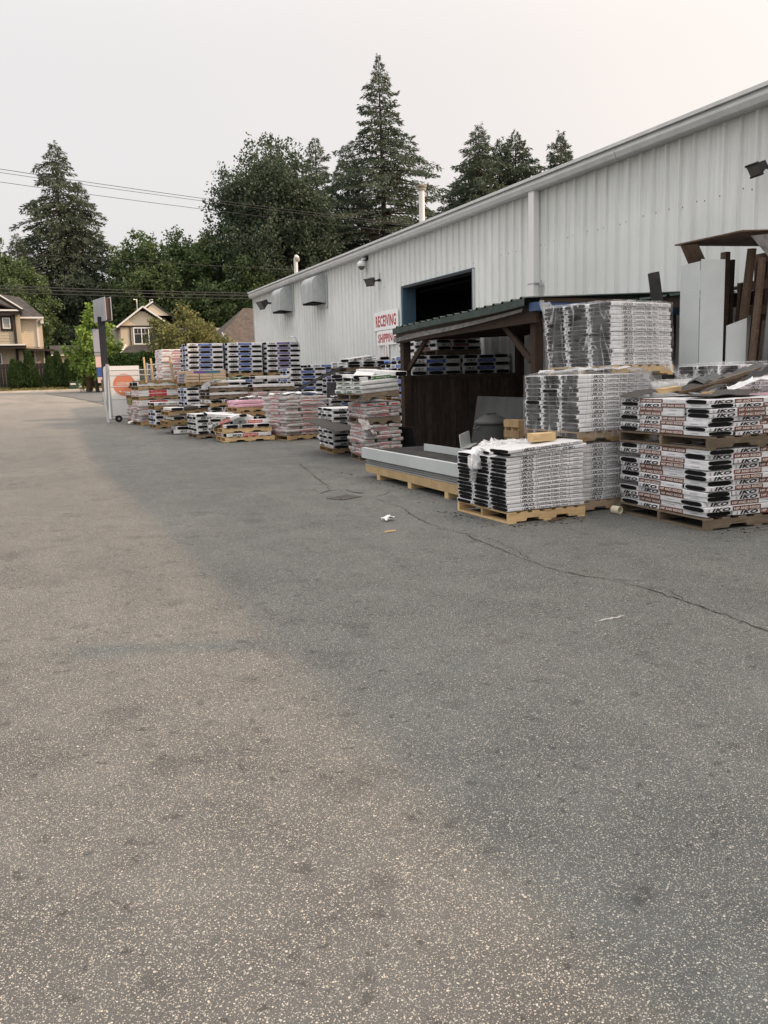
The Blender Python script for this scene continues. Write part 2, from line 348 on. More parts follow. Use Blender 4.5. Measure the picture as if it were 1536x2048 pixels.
def text_geo(s, bold=0, shear=0):
    # lettering as flat outlines, scaled to a unit box
    k = (s, bold, shear)
    if k not in _txt:
        c = bpy.data.curves.new('lettering', 'FONT'); c.body = s; c.size = 1; c.offset = bold; c.shear = shear; c.resolution_u = 2; c.fill_mode = 'FRONT'
        c.space_character = 1.0 + bold*2
        o = bpy.data.objects.new('lettering', c); COL.objects.link(o); bpy.context.view_layer.update()
        me = bpy.data.meshes.new_from_object(o.evaluated_get(bpy.context.evaluated_depsgraph_get()))
        vs = [v.co.copy() for v in me.vertices]; fs = [tuple(p.vertices) for p in me.polygons]
        bpy.data.objects.remove(o); bpy.data.curves.remove(c); bpy.data.meshes.remove(me)
        x0 = min(v.x for v in vs); x1 = max(v.x for v in vs); y0 = min(v.y for v in vs); y1 = max(v.y for v in vs)
        _txt[k] = ([((v.x-x0)/(x1-x0), (v.y-y0)/(y1-y0)) for v in vs], fs)
    return _txt[k]
def put_text(mb, s, m, M, w, h, bold=0, shear=0):
    # M maps (u, v, 0) in metres to the surface
    vs, fs = text_geo(s, bold, shear)
    mb.add([(x*w, y*h, 0) for x, y in vs], fs, m, M)

def tz(Y):
    t = Y-16
    z = .0265*t*t/(t+6) if t > 0 else 0
    if Y > 66.5: z += .06*min(Y-66.5, 9)
    return z if Y < 80 else tz(79.9)
ORD = ['', 'first', 'second', 'third', 'fourth', 'fifth', 'sixth', 'seventh', 'eighth', 'ninth', 'tenth', 'eleventh', 'twelfth', 'thirteenth', 'fourteenth', 'fifteenth', 'sixteenth', 'seventeenth']
# ------------------------------------------------------------------ ground
def sheet(name, x0, x1, ys, dz, m, **tags):
    mb = MB(); vs = []; fs = []
    for i, y in enumerate(ys):
        for x in (x0, x1): vs.append((x, y, tz(y)+dz))
        if i: fs.append((2*i-2, 2*i-1, 2*i+1, 2*i))
    mb.add(vs, fs, m)
    return mb.obj(name, **tags)
def fr(a, b, st):
    n = max(1, round((b-a)/st)); return [a+(b-a)*i/n for i in range(n+1)]
sheet('ground', -500, 500, [-80]+fr(-10, 90, 2)+[200, 700], -.06, 'soil', kind='structure')
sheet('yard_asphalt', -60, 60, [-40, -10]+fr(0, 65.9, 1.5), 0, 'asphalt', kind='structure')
mb = MB()
for i in range(36):
    x0 = -38+i*1.7
    mb.b2((x0, 65.9, tz(66)-.1), (x0+1.69, 67.1, tz(66.5)+.10), 'concrete')
mb.obj('pavement', kind='structure')
def flat_patch(name, pts, m, dz=.004):
    mb = MB(); cxx = sum(p[0] for p in pts)/len(pts); cy = sum(p[1] for p in pts)/len(pts); ring = []
    rr = random.Random(len(pts)*31)
    for i, p in enumerate(pts):
        q = pts[(i+1) % len(pts)]
        for k in range(6):
            t = k/6; x = p[0]+(q[0]-p[0])*t+rr.uniform(-.05, .05)*(1+abs(q[1]-p[1])*.1); y = p[1]+(q[1]-p[1])*t+rr.uniform(-.05, .05)*(1+abs(q[1]-p[1])*.2)
            ring.append((x, y, tz(y)+dz))
    n = len(ring); mb.add([(cxx, cy, tz(cy)+dz)]+ring, [(0, 1+i, 1+(i+1) % n) for i in range(n)], m)
    return mb.obj(name, kind='structure')
flat_patch('gravel_patch', [(1.6, 61.5), (6.2, 63.5), (6.4, 52), (5.4, 44), (4.1, 40.0), (3.7, 46), (2.9, 53)], 'gravel', .02)
def crack(pts, w):
    mb = MB(); P = []; rr = random.Random(int(pts[0][1]*100))
    for a, b in zip(pts, pts[1:]):
        n = max(2, int(math.dist(a, b)/.06))
        for k in range(n):
            t = k/n; P.append((a[0]+(b[0]-a[0])*t+rr.gauss(0, .012), a[1]+(b[1]-a[1])*t+rr.gauss(0, .012)))
    P.append(pts[-1]); vs = []; fs = []
    for i, p in enumerate(P):
        q0 = Vector(P[max(i-1, 0)]); q1 = Vector(P[min(i+1, len(P)-1)]); d = (q1-q0).normalized(); ww = w*rr.uniform(.15, 1.0)*(.3+.7*abs(math.sin(i*.13+p[0]*5)))
        for s in (-1, 1): vs.append((p[0]-d.y*s*ww, p[1]+d.x*s*ww, tz(p[1])+.004))
        if i: fs.append((2*i-2, 2*i-1, 2*i+1, 2*i))
    mb.add(vs, fs, 'crack_dark'); return mb.obj('asphalt_crack', kind='structure')
crack([(4.24, 10.32), (4.19, 9.9), (4.22, 9.5), (4.02, 8.5), (3.98, 7.94), (4.02, 7.46), (3.96, 6.8), (3.92, 6.19), (3.91, 5.72), (3.94, 5.48), (4.05, 5.3), (4.11, 5.02), (4.13, 4.77), (4.11, 4.44), (4.12, 4.09), (4.07, 3.69), (4.01, 3.34), (3.9, 2.4)], .0085)
crack([(4.05, 7.5), (4.13, 7.19), (4.09, 6.8), (4.02, 6.42), (3.92, 6.09)], .008)
crack([(4.05, 5.3), (4.25, 5.02), (4.23, 4.72), (4.14, 4.5)], .007)
crack([(3.76, 11.21), (3.88, 11.35), (3.97, 11.42), (4.21, 11.42), (4.22, 11.1), (4.28, 10.9)], .03)
crack([(4.75, 15.25), (4.43, 13.55), (4.26, 12.66), (4.14, 11.98), (3.97, 11.42)], .012)
crack([(3.4, 11.0), (3.7, 10.9), (3.86, 10.9)], .012); crack([(4.12, 10.6), (4.3, 10.5), (4.5, 10.62), (4.7, 10.9)], .014)
crack([(1.2, 30.5), (3.6, 30.9), (5.0, 31.4)], .035); crack([(.2, 27), (1.6, 27.8), (2.2, 28)], .03)
# pale scrape mark
mb = MB(); vs = []; fs = []
for i in range(13):
    t = i/12; x = 3.28+.27*t; y = 4.35+.03*t+random.gauss(0, .006); w = .014*math.sin(math.pi*t)+.004*random.random()
    vs += [(x, y-w, .004), (x, y+w, .004)]
    if i: fs.append((2*i-2, 2*i-1, 2*i+1, 2*i))
mb.add(vs, fs, 'scuff_pale').obj('scrape_mark', kind='structure')
# cast iron drain grate, slanted slots
g = thing('drain_grate', 'rusty iron drain grate with slanted slots set in the cracked asphalt', 'drain', (3.91, 10.64, 0), 24)
g.scale = (.72, .72, 1)
mb = MB(); mb.b2((-.23, -.17, .001), (.23, .17, .005), 'void').obj('drain_pit', g)
mb = MB()
for a in (-1, 1): mb.b2((-.25, a*.19-.02, .0), (.25, a*.19+.02, .014), 'iron'); mb.b2((a*.25-.02, -.169, .0), (a*.25+.02, .169, .014), 'iron')
mb.obj('frame', g)
bar = MB(); bar.bar((-.05, -.165, .008), (.05, .165, .008), .034, .012, 'iron'); bd = bar.data('bar')
for i in range(6): link('bar', bd, g, (-.2+i*.08, 0, 0))

# ------------------------------------------------------------------ the warehouse
WX = 10.3; ZT = 5.32; D0, D1, DZ = 18.50, 22.52, 4.02
wh = thing('warehouse', 'long pale ribbed steel warehouse with open loading door and white gutter', 'warehouse', (WX, 0, 0))
RIB = .32
def rib_profile(y0, y1):
    pts = [y0, y1]
    for k in range(int(y0/RIB)-1, int(y1/RIB)+2):
        c = k*RIB
        for d in (-.042, -.018, .018, .042): pts.append(c+d)
        for d in (-.112, -.10, .10, .112): pts.append(c+d)
    pts = sorted(p for p in pts if y0 <= p <= y1); out = []
    for p in pts:
        d = abs((p/RIB-round(p/RIB))*RIB)
        x = -.045 if d <= .0185 else (-.045*(.0425-d)/.024 if d < .042 else (-.006 if .0995 < d < .106 else 0))
        out.append((p, x))
    return out
def wall_panel(y0, y1, z0, z1):
    pr = rib_profile(y0+.002, y1-.002); vs = []; fs = []
    for i, (y, x) in enumerate(pr):
        vs += [(x, y, z0), (x, y, z1)]
        if i: fs.append((2*i-2, 2*i-1, 2*i+1, 2*i))
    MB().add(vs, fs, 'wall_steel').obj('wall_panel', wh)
y = -6.08
while y < 39.0:
    y1 = min(y+.96, 39.1); cuts = [y]+[c for c in (D0, D1) if y < c < y1]+[y1]
    for a, b in zip(cuts, cuts[1:]): wall_panel(a, b, DZ+.06 if a >= D0-.01 and b <= D1+.01 else -.1, ZT)
    y = y1
mb = MB()
for k in range(int(-6/RIB)+1, int(39.0/RIB)):
    for z in (4.22, 2.3):
        yy = k*RIB+random.choice((-.075, .075))
        if D0-.1 < yy < D1+.1 and z < DZ+.2: continue
        zz = z+random.gauss(0, .012); mb.b2((-.008, yy-.009, zz-.009), (.0, yy+.009, zz+.009), 'lamp_dark')
mb.obj('screws', wh, kind='stuff')
mb = MB()  # solid shell behind the cladding, with the loading opening left free
mb.b2((.05, -6.0, -.1), (.2, D0-.06, ZT), 'interior'); mb.b2((.05, D1+.06, -.1), (.2, 39.05, ZT), 'interior'); mb.b2((.05, D0-.06, DZ+.06), (.2, D1+.06, ZT), 'interior')
mb.b2((19.8, -6, -.1), (20, 39.05, 6.84), 'interior'); mb.b2((.2, -6, -.1), (19.8, -5.85, 5.9), 'interior')
mb.b2((.2, 38.9, -.1), (19.8, 39.05, 5.4), 'wall_steel')
for y0_, y1_ in ((-6.0, -5.86), (38.91, 39.04)): mb.prism([(.05, 5.0), (19.95, 5.0), (19.95, 6.85), (.05, 5.49)], 1, y0_, y1_, 'wall_steel')
mb.obj('inner_wall', wh)
MB().b2((.2, -5.8, .02), (19.8, 38.8, .05), 'interior').obj('floor_slab', wh)
mb = MB(); mb.add([(-.22, -6.2, 5.63), (20.2, -6.2, 7.0), (20.2, 39.2, 7.0), (-.22, 39.2, 5.63), (-.22, -6.2, 5.60), (20.2, -6.2, 6.97), (20.2, 39.2, 6.97), (-.22, 39.2, 5.60)],
       [(0, 1, 2, 3), (4, 7, 6, 5), (0, 3, 7, 4), (1, 5, 6, 2), (0, 4, 5, 1), (3, 2, 6, 7)], 'roof_edge').obj('roof', wh, (0, 0, -.11))
for a, b in ((-6.2, 12.93), (12.945, 27.0), (27.015, 39.15)):
    prof = [(-.20, 5.595), (-.21, 5.55), (-.235, 5.545), (-.235, 5.50), (-.20, 5.42), (-.16, 5.40), (-.005, 5.40), (-.005, 5.44), (-.15, 5.44), (-.19, 5.55), (-.19, 5.595)]
    MB().prism([(q[0], q[1]) for q in prof], 1, a, b, 'trim_steel').obj('gutter', wh, (0, 0, -.11))
MB().prism([(-.225, 5.597), (-.255, 5.60), (-.25, 5.66), (-.16, 5.665), (-.16, 5.64), (-.225, 5.636)], 1, -6.2, 39.2, 'roof_edge').obj('roof_edge_trim', wh, (0, 0, -.11))
MB().b2((-.04, 39.11, -.1), (.2, 39.17, ZT), 'trim_steel').obj('corner_trim', wh)
mb = MB(); mb.b2((-.05, D1+.002, 0), (.36, D1+.06, DZ+.06), 'blue_paint'); mb.b2((-.05, D0-.06, 0), (.36, D0-.002, DZ+.06), 'blue_paint'); mb.b2((-.05, D0, DZ+.01), (.36, D1, DZ+.058), 'lamp_dark')
mb.b2((-.06, D1+.061, 0), (-.0, D1+.08, DZ+.08), 'blue_paint'); mb.b2((-.06, D0-.08, DZ+.061), (0, D1+.06, DZ+.08), 'blue_paint'); mb.b2((-.06, D0-.08, 0), (0, D0-.061, DZ+.06), 'pale_steel')
mb.obj('door_frame', wh)
mb = MB()
for i in range(5): mb.b2((.45+i*.61, D0+.05, 3.92+i*.02), (1.05+i*.61, D1-.05, 3.97+i*.02), 'interior')
mb.obj('raised_door', wh)
dp = thing('downspout', 'white square downspout strapped to the ribbed wall right of the loading door', 'downspout', (WX, 15.72, 0))
mb = MB(); mb.b2((-.17, -.10, .2), (-.045, .10, 5.29), 'white_paint').obj('pipe', dp)
mb = MB(); mb.b2((-.173, -.13, 3.42), (-.04, .13, 3.45), 'galv'); mb.b2((-.06, -.28, 3.36), (-.036, -.13, 3.39), 'galv'); mb.b2((-.06, .13, 3.36), (-.036, .25, 3.39), 'galv'); mb.obj('strap', dp)
MB().tube([(-.05, -.20, .1), (-.05, -.20, 3.5)], .016, 'galv', 6).obj('conduit', dp)

def exhaust_hood(yc, z0, z1, w, dpt, label):
    o = thing('exhaust_hood', label, 'exhaust hood', (WX, yc, 0), group='exhaust hoods under the gutter')
    r = .30; prof = [(-.04, z0), (-dpt, z0+.06)] + [(-dpt+r-r*math.cos(t), z1-r+r*math.sin(t)) for t in [i*math.pi/2/8 for i in range(9)]]
    prof.append((-.04, z1+.02))
    mb = MB(); n = len(prof); vs = [(x, s*w/2, z) for s in (-1, 1) for x, z in prof]
    mb.add(vs, [(i, i+1, n+i+1, n+i) for i in range(1, n-1)], 'hood_steel', smooth=False)
    mb.add(vs[:n], [tuple(range(n))], 'hood_steel'); mb.add(vs[n:], [tuple(range(n))[::-1]], 'hood_steel')
    mb.obj('hood', o)
    MB().b2((-dpt+.03, -w/2+.03, z0+.005), (-.05, w/2-.03, z0+.05), 'void').obj('louvre', o)
    mb = MB(); mb.b2((-.06, -w/2-.08, z0-.14), (-.036, -w/2-.02, z1+.05), 'trim_steel'); mb.b2((-.06, -w/2-.02, z0-.16), (-.036, w/2*.2, z0-.02), 'trim_steel'); mb.obj('flange', o)
exhaust_hood(33.6, 4.22, 5.18, 1.25, .56, 'grey curved steel exhaust hood nearest the far corner of the warehouse')
exhaust_hood(29.62, 4.20, 5.16, 1.25, .56, 'grey curved steel exhaust hood between the other hood and the camera')
def flood_light(y, z, label, yaw, s=1.0):
    o = thing('flood_light', label, 'flood light', (WX-.03, y, z), group='flood lights on the warehouse wall')
    MB().tube([(0, 0, 0), (-.10*s, 0, .0)], .05*s, 'lamp_dark', 10).tube([(-.02, 0, -.02), (-.02, 0, .26*s)], .02*s, 'galv', 6).obj('wall_arm', o)
    MB().tube([(-.09*s, 0, 0), (-.20*s, 0, -.02)], .028*s, 'lamp_dark', 8).obj('knuckle', o)
    M = T(-.36*s, 0, -.02*s, yaw) @ Matrix.Rotation(R(-32), 4, 'Y')
    a, b, d = .17*s, .125*s, .13*s
    vs = [(-d, -a, -b), (-d, a, -b), (-d, a, b), (-d, -a, b), (d, -a*.55, -b*.5), (d, a*.55, -b*.5), (d, a*.55, b*.5), (d, -a*.55, b*.5)]
    h = MB().add(vs, [(0, 1, 5, 4), (1, 2, 6, 5), (2, 3, 7, 6), (3, 0, 4, 7), (4, 5, 6, 7)], 'lamp_dark', M).obj('housing', o)
    mb = MB(); mb.b2((-d-.012, -a-.01, b-.015), (-d+.02, a+.01, b+.012), 'lamp_dark', M); mb.b2((-d-.012, -a-.01, -b-.012), (-d+.02, a+.01, -b+.015), 'lamp_dark', M)
    mb.obj('rim', o); MB().b2((-d-.002, -a+.004, -b+.016), (-d+.006, a-.004, b-.016), 'lamp_glass', M).obj('lens', o)
flood_light(9.62, 4.42, 'dark flood light on the wall above the brown lumber rack', -8, .70)
flood_light(24.15, 4.44, 'dark flood light on the wall above the red lettered signs', 30, .85)
flood_light(35.6, 4.78, 'dark flood light half hidden beyond the far exhaust hood', 10, 1.35)
o = thing('security_camera', 'small white dome security camera below the gutter', 'security camera', (WX-.03, 25.2, 5.05))
MB().b2((-.05, -.12, .1), (0, .12, .22), 'lamp_dark').tube([(-.03, 0, .15), (-.16, 0, .12)], .035, 'white_paint', 8).obj('bracket', o)
MB().lathe([(0, .1), (.08, .1), (.12, .05), (.13, -.02), (.115, -.06)], 'white_paint', (-.17, 0, -.02), 14).obj('housing', o)
MB().lathe([(.11, -.06), (.085, -.13), (.04, -.165), (0, -.17)], 'lamp_glass', (-.17, 0, -.02), 14).obj('dome', o)
def wall_sign(name, label, y0, y1, z0, z1, txt):
    o = thing(name, label, 'sign', (WX-.04, (y0+y1)/2, z0)); w = y1-y0; h = z1-z0
    MB().b2((-.025, -w/2, 0), (0, w/2, h), 'sign_white').obj('board', o)
    mb = MB(); put_text(mb, txt, 'sign_red', Matrix(((0, 0, -1, -.0275), (-1, 0, 0, w*.43), (0, 1, 0, h*.17), (0, 0, 0, 1))), w*.86, h*.62, .03); mb.obj('lettering', o)
wall_sign('wall_sign', 'white sign board lettered RECEIVING in dark red', 22.86, 24.63, 2.97, 3.52, 'RECEIVING')
wall_sign('wall_sign', 'white sign board lettered SHIPPING in dark red, partly behind the shed roof', 22.95, 24.45, 2.52, 2.95, 'SHIPPING')
o = thing('arrow_sign', 'narrow white strip with a dark red arrow pointing down', 'sign', (WX-.04, 23.72, 2.03))
MB().b2((-.02, -.13, -.06), (0, .13, .49), 'sign_white').obj('board', o)
MB().add([(-.0225, .025, .47), (-.0225, -.025, .47), (-.0225, -.025, .17), (-.0225, .025, .17)], [(0, 1, 2, 3)], 'sign_red').add([(-.0225, .07, .17), (-.0225, -.07, .17), (-.0225, 0, -.02)], [(0, 1, 2)], 'sign_red').obj('arrow', o)
o = thing('wall_box', 'small grey steel box on the wall under the red arrow', 'wall box', (WX-.04, 23.65, 1.55))
MB().b2((-.3, -.6, 0), (0, .6, .40), 'hood_steel').obj('body', o); MB().b2((-.34, -.66, .402), (0, .66, .44), 'lamp_dark').obj('lid', o)
o = thing('chimney_pipe', 'tall white chimney pipe with rain cap rising above the gutter', 'chimney pipe', (WX+.55, 22.4, 5.6))
MB().lathe([(.08, -.1), (.08, 1.12)], 'pipe_white', n=16).obj('pipe', o); MB().lathe([(.09, 1.08), (.13, 1.11), (.13, 1.14), (.09, 1.15), (.09, 1.18), (.15, 1.19), (.15, 1.22), (0, 1.27)], 'pipe_rust', n=16).obj('rain_cap', o)
o = thing('vent_pipe', 'short gooseneck vent pipe with rusty mouth near the far roof end', 'vent pipe', (WX+.5, 34.1, 5.6))
MB().tube([(0, 0, 0), (0, 0, .62), (-.02, -.06, .76), (-.03, -.2, .85), (-.04, -.34, .80), (-.04, -.38, .72)], .08, 'pipe_white', 12).obj('pipe', o)
MB().tube([(-.04, -.355, .765), (-.04, -.40, .66)], [.085, .09], 'pipe_rust', 12).obj('mouth', o)
o = thing('roof_vent_pipe', 'plain metal vent stack on the near roof, throwing a thin shadow', 'vent pipe', (WX+.25, 1.62, 5.6))
MB().lathe([(.1, 0), (.1, .92)], 'galv', n=14).obj('pipe', o); MB().lathe([(.15, .90), (.15, .94), (0, 1.0)], 'galv', n=14).obj('rain_cap', o)

# ------------------------------------------------------------------ timber shed in front of the wall
sh = thing('timber_shed', 'open fronted dark timber shed with green ribbed roof against the warehouse', 'shed', (0, 0, 0))
mb_ = lambda: MB()
MB().b2((7.20, 15.84, 0), (7.36, 16.0, 2.42), 'dark_timber').obj('post', sh)
MB().b2((7.32, 11.24, 0), (7.46, 11.38, 2.62), 'dark_timber').obj('post', sh)
MB().b2((9.9, 11.24, 0), (10.04, 11.38, 2.7), 'dark_timber').obj('post', sh)
MB().b2((9.9, 15.84, 0), (10.04, 16.0, 2.5), 'dark_timber').obj('post', sh)
MB().bar((7.27, 11.1, 2.46), (7.16, 16.03, 2.37), .06, .24, 'dark_timber').obj('front_beam', sh)
MB().bar((7.30, 15.86, 1.70), (7.33, 14.95, 2.34), .05, .10, 'dark_timber').obj('brace', sh)
MB().bar((7.38, 11.45, 1.78), (7.38, 12.25, 2.36), .05, .10, 'dark_timber').obj('brace', sh)
MB().b2((7.40, 11.17, 2.46), (10.2, 11.23, 2.64), 'blue_beam').obj('side_beam', sh)
MB().b2((7.40, 11.16, 2.645), (10.2, 11.24, 2.70), 'brown_lumber').obj('rake_board', sh)
MB().b2((7.16, 10.98, 2.50), (7.40, 11.165, 2.625), 'blue_beam').obj('corner_plate', sh)
MB().bar((10.1, 11.3, 2.56), (10.1, 15.95, 2.48), .06, .18, 'dark_timber').obj('rear_beam', sh)
for i in range(9):
    yy = 11.6+i*.53; MB().bar((7.3, yy, 2.50-.02*i), (10.1, yy, 2.60-.02*i), .05, .12, 'dark_timber').obj('rafter', sh)
def roof_sheet(parent, x0, x1, y0, y1, zf0, zf1, rise, m, name='roof_sheet', wav=.03, sag=0.0):
    # ribbed sheet: ribs run from the front edge (x0) to the back (x1)
    pr = []; yv = y0; st = .05; rib = .27
    yv = y0
    while yv < y1-1e-6:
        for d, h in ((0, 0), (.10, 0), (.125, wav), (.165, wav), (.19, 0)):
            if yv+d <= y1: pr.append((yv+d, h))
        yv += rib
    pr.append((y1, 0)); top = []; n = len(pr); vs = []; fs = []
    for dz in (0, -.004):
        for yv, h in pr:
            t = (yv-y0)/(y1-y0); z = zf0+(zf1-zf0)*t - sag*math.sin(math.pi*t)
            vs.append((x0, yv, z+h+dz)); vs.append((x1, yv, z+h+rise+dz))
    for k in (0, 2*n):
        for i in range(n-1): fs.append((k+2*i, k+2*i+1, k+2*i+3, k+2*i+2))
    for i in range(n-1): fs.append((2*i, 2*i+2, 2*n+2*i+2, 2*n+2*i))
    MB().add(vs, fs, m).obj(name, parent)
for i in range(6):
    a = 11.12+i*.815; b = a+.815; zz = lambda y: 2.70-.155*((y-11.1)/4.9)**.85 if y > 11.1 else 2.70
    roof_sheet(sh, 7.08, 10.22, a, b, zz(a)+.004*(i % 2), zz(b)+.004*(i % 2), .12, 'green_roof')
roof_sheet(sh, 8.05, 10.22, 16.02, 18.1, 2.57, 2.50, .10, 'green_roof')  # added rear roof section, put in to shade the stacks behind the wall
MB().b2((8.0, 16.05, 2.40), (8.06, 18.1, 2.50), 'dark_timber').obj('rear_beam', sh)  # beam of the added shading roof section
mb = MB(); n = 14; vs = []
for i in range(n+1):
    t = i/n; yy = 11.12+4.90*t; z = zz(yy)-.012
    vs += [(7.05, yy, z), (7.05, yy, z-.10-.012*math.sin(7*t)), (7.10, yy, z-.11)]
mb.add(vs, [(3*i+a, 3*i+a+1, 3*i+a+4, 3*i+a+3) for i in range(n) for a in (0, 1)], 'green_roof').obj('eave_flashing', sh)
mb = MB(); vs = []
for i in range(n+1):
    t = i/n; yy = 11.3+4.83*t; z = zz(yy)-.135-.05*math.sin(math.pi*t)*.6 - .05*max(0, t-.75)*2
    vs += [(7.14, yy, z), (7.11, yy, z-.05-.06*t), (7.13, yy, z-.052-.06*t)]
mb.add(vs, [(3*i+a, 3*i+a+1, 3*i+a+4, 3*i+a+3) for i in range(n) for a in (0, 1)], 'weathered_ply').obj('fascia_strip', sh)
rr = random.Random(3); x = 7.39
while x < 9.9:      # boards of the end wall
    w = rr.uniform(.12, .17); b = MB().b2((x, 16.03, .03), (x+w-.012, 16.055+rr.uniform(0, .008), 1.52+rr.uniform(-.02, .02)), 'black_board').obj('board', sh); x += w
MB().b2((7.40, 15.99, 1.50), (9.9, 16.028, 1.60), 'black_board').obj('top_rail', sh); MB().b2((7.47, 16.065, .3), (9.9, 16.11, .42), 'black_board').obj('rail', sh)

# second lean-to that carries the lumber rack at the right edge
s2 = thing('lean_to', 'low lean-to roof of green ribbed sheet along the wall behind the wrapped stacks', 'lean-to', (0, 0, 0))
for i in range(2):
    a = 9.28+i*.9; roof_sheet(s2, 8.5, 10.24, a, a+.9, 2.60, 2.60, .16, 'green_roof')
MB().b2((8.56, 9.28, 2.44), (8.62, 11.1, 2.58), 'dark_timber').obj('front_beam', s2)
for yy in (9.3, 10.9): MB().b2((8.52, yy, 0), (8.66, yy+.14, 2.44), 'dark_timber').obj('post', s2)
MB().b2((10.16, 9.28, 2.5), (10.25, 11.1, 2.70), 'dark_timber').obj('rear_beam', s2)
# ------------------------------------------------------------------ pallets
def pallet_parts(dx, dy, wood, along='x', H=.125, joined=False, parent=None, seed=0, ng=0):
    # stringers run along x (or y); boards across; three stringers
    rr = random.Random(seed); L, Wd = (dx, dy) if along == 'x' else (dy, dx)
    M = Matrix.Identity(4) if along == 'x' else Matrix(((0, 1, 0, 0), (1, 0, 0, 0), (0, 0, 1, 0), (0, 0, 0, 1)))
    def stringer():
        mb = MB(); n = [(0, .019), (.22*L, .019), (.235*L, .05), (.38*L, .05), (.395*L, .019), (.605*L, .019), (.62*L, .05), (.765*L, .05), (.78*L, .019), (L, .019)]
        poly = n + [(L, H-.020), (0, H-.020)]
        vs = []; fs = []; k = len(n)
        for s in (0, 1):
            for i, p in enumerate(n): vs.append((p[0], s*.04, p[1]))
            for i, p in enumerate(n): vs.append((p[0], s*.04, H-.02))
        o = 2*k
        for i in range(k-1):
            fs += [(i, i+1, k+i+1, k+i), (o+i, o+k+i, o+k+i+1, o+i+1), (i, o+i, o+i+1, i+1), (k+i, k+i+1, o+k+i+1, o+k+i)]
        fs += [(0, k, o+k, o), (k-1, o+k-1, o+2*k-1, 2*k-1)]
        return mb.add(vs, fs, wood)
    def board(w): return MB().b2((0, 0, 0), (w, Wd, .018), wood)
    items = []
    for y in (.0, Wd/2-.02, Wd-.04): items.append(('stringer', 's', (0, y, 0)))
    nb = 7
    for i in range(nb): items.append(('deck_board', 'b', (i*(L-.098)/(nb-1)+rr.uniform(-.006, .006)*(0 < i < nb-1), rr.uniform(-.004, .004), H-.0195)))
    for x in (0, L/2-.05, L-.098): items.append(('deck_board', 'b', (x, rr.uniform(-.003, .003), .0005)))
    S = stringer(); B = board(.098)
    if joined:
        mb = MB()
        for nm, k, p in items:
            src = S if k == 's' else B; mb.add(src.v, src.f, wood, M @ Matrix.Translation(p))
        return mb.obj('pallet', parent)
    sm = MB().add(S.v, S.f, wood, M).data('stringer'); bm = MB().add(B.v, B.f, wood, M).data('deck_board')
    for nm, k, p in items: link(nm, sm if k == 's' else bm, parent, M @ Vector(p))
def pallet(label, x, y, z, rz, dx, dy, wood, along='x', group=None, ry=0, rx=0):
    p = thing('pallet', label, 'pallet', (x, y, z), rot=(R(rx), R(ry), R(rz)), group=group)
    pallet_parts(dx, dy, wood, along, parent=p, seed=int(x*97+y*13)); return p

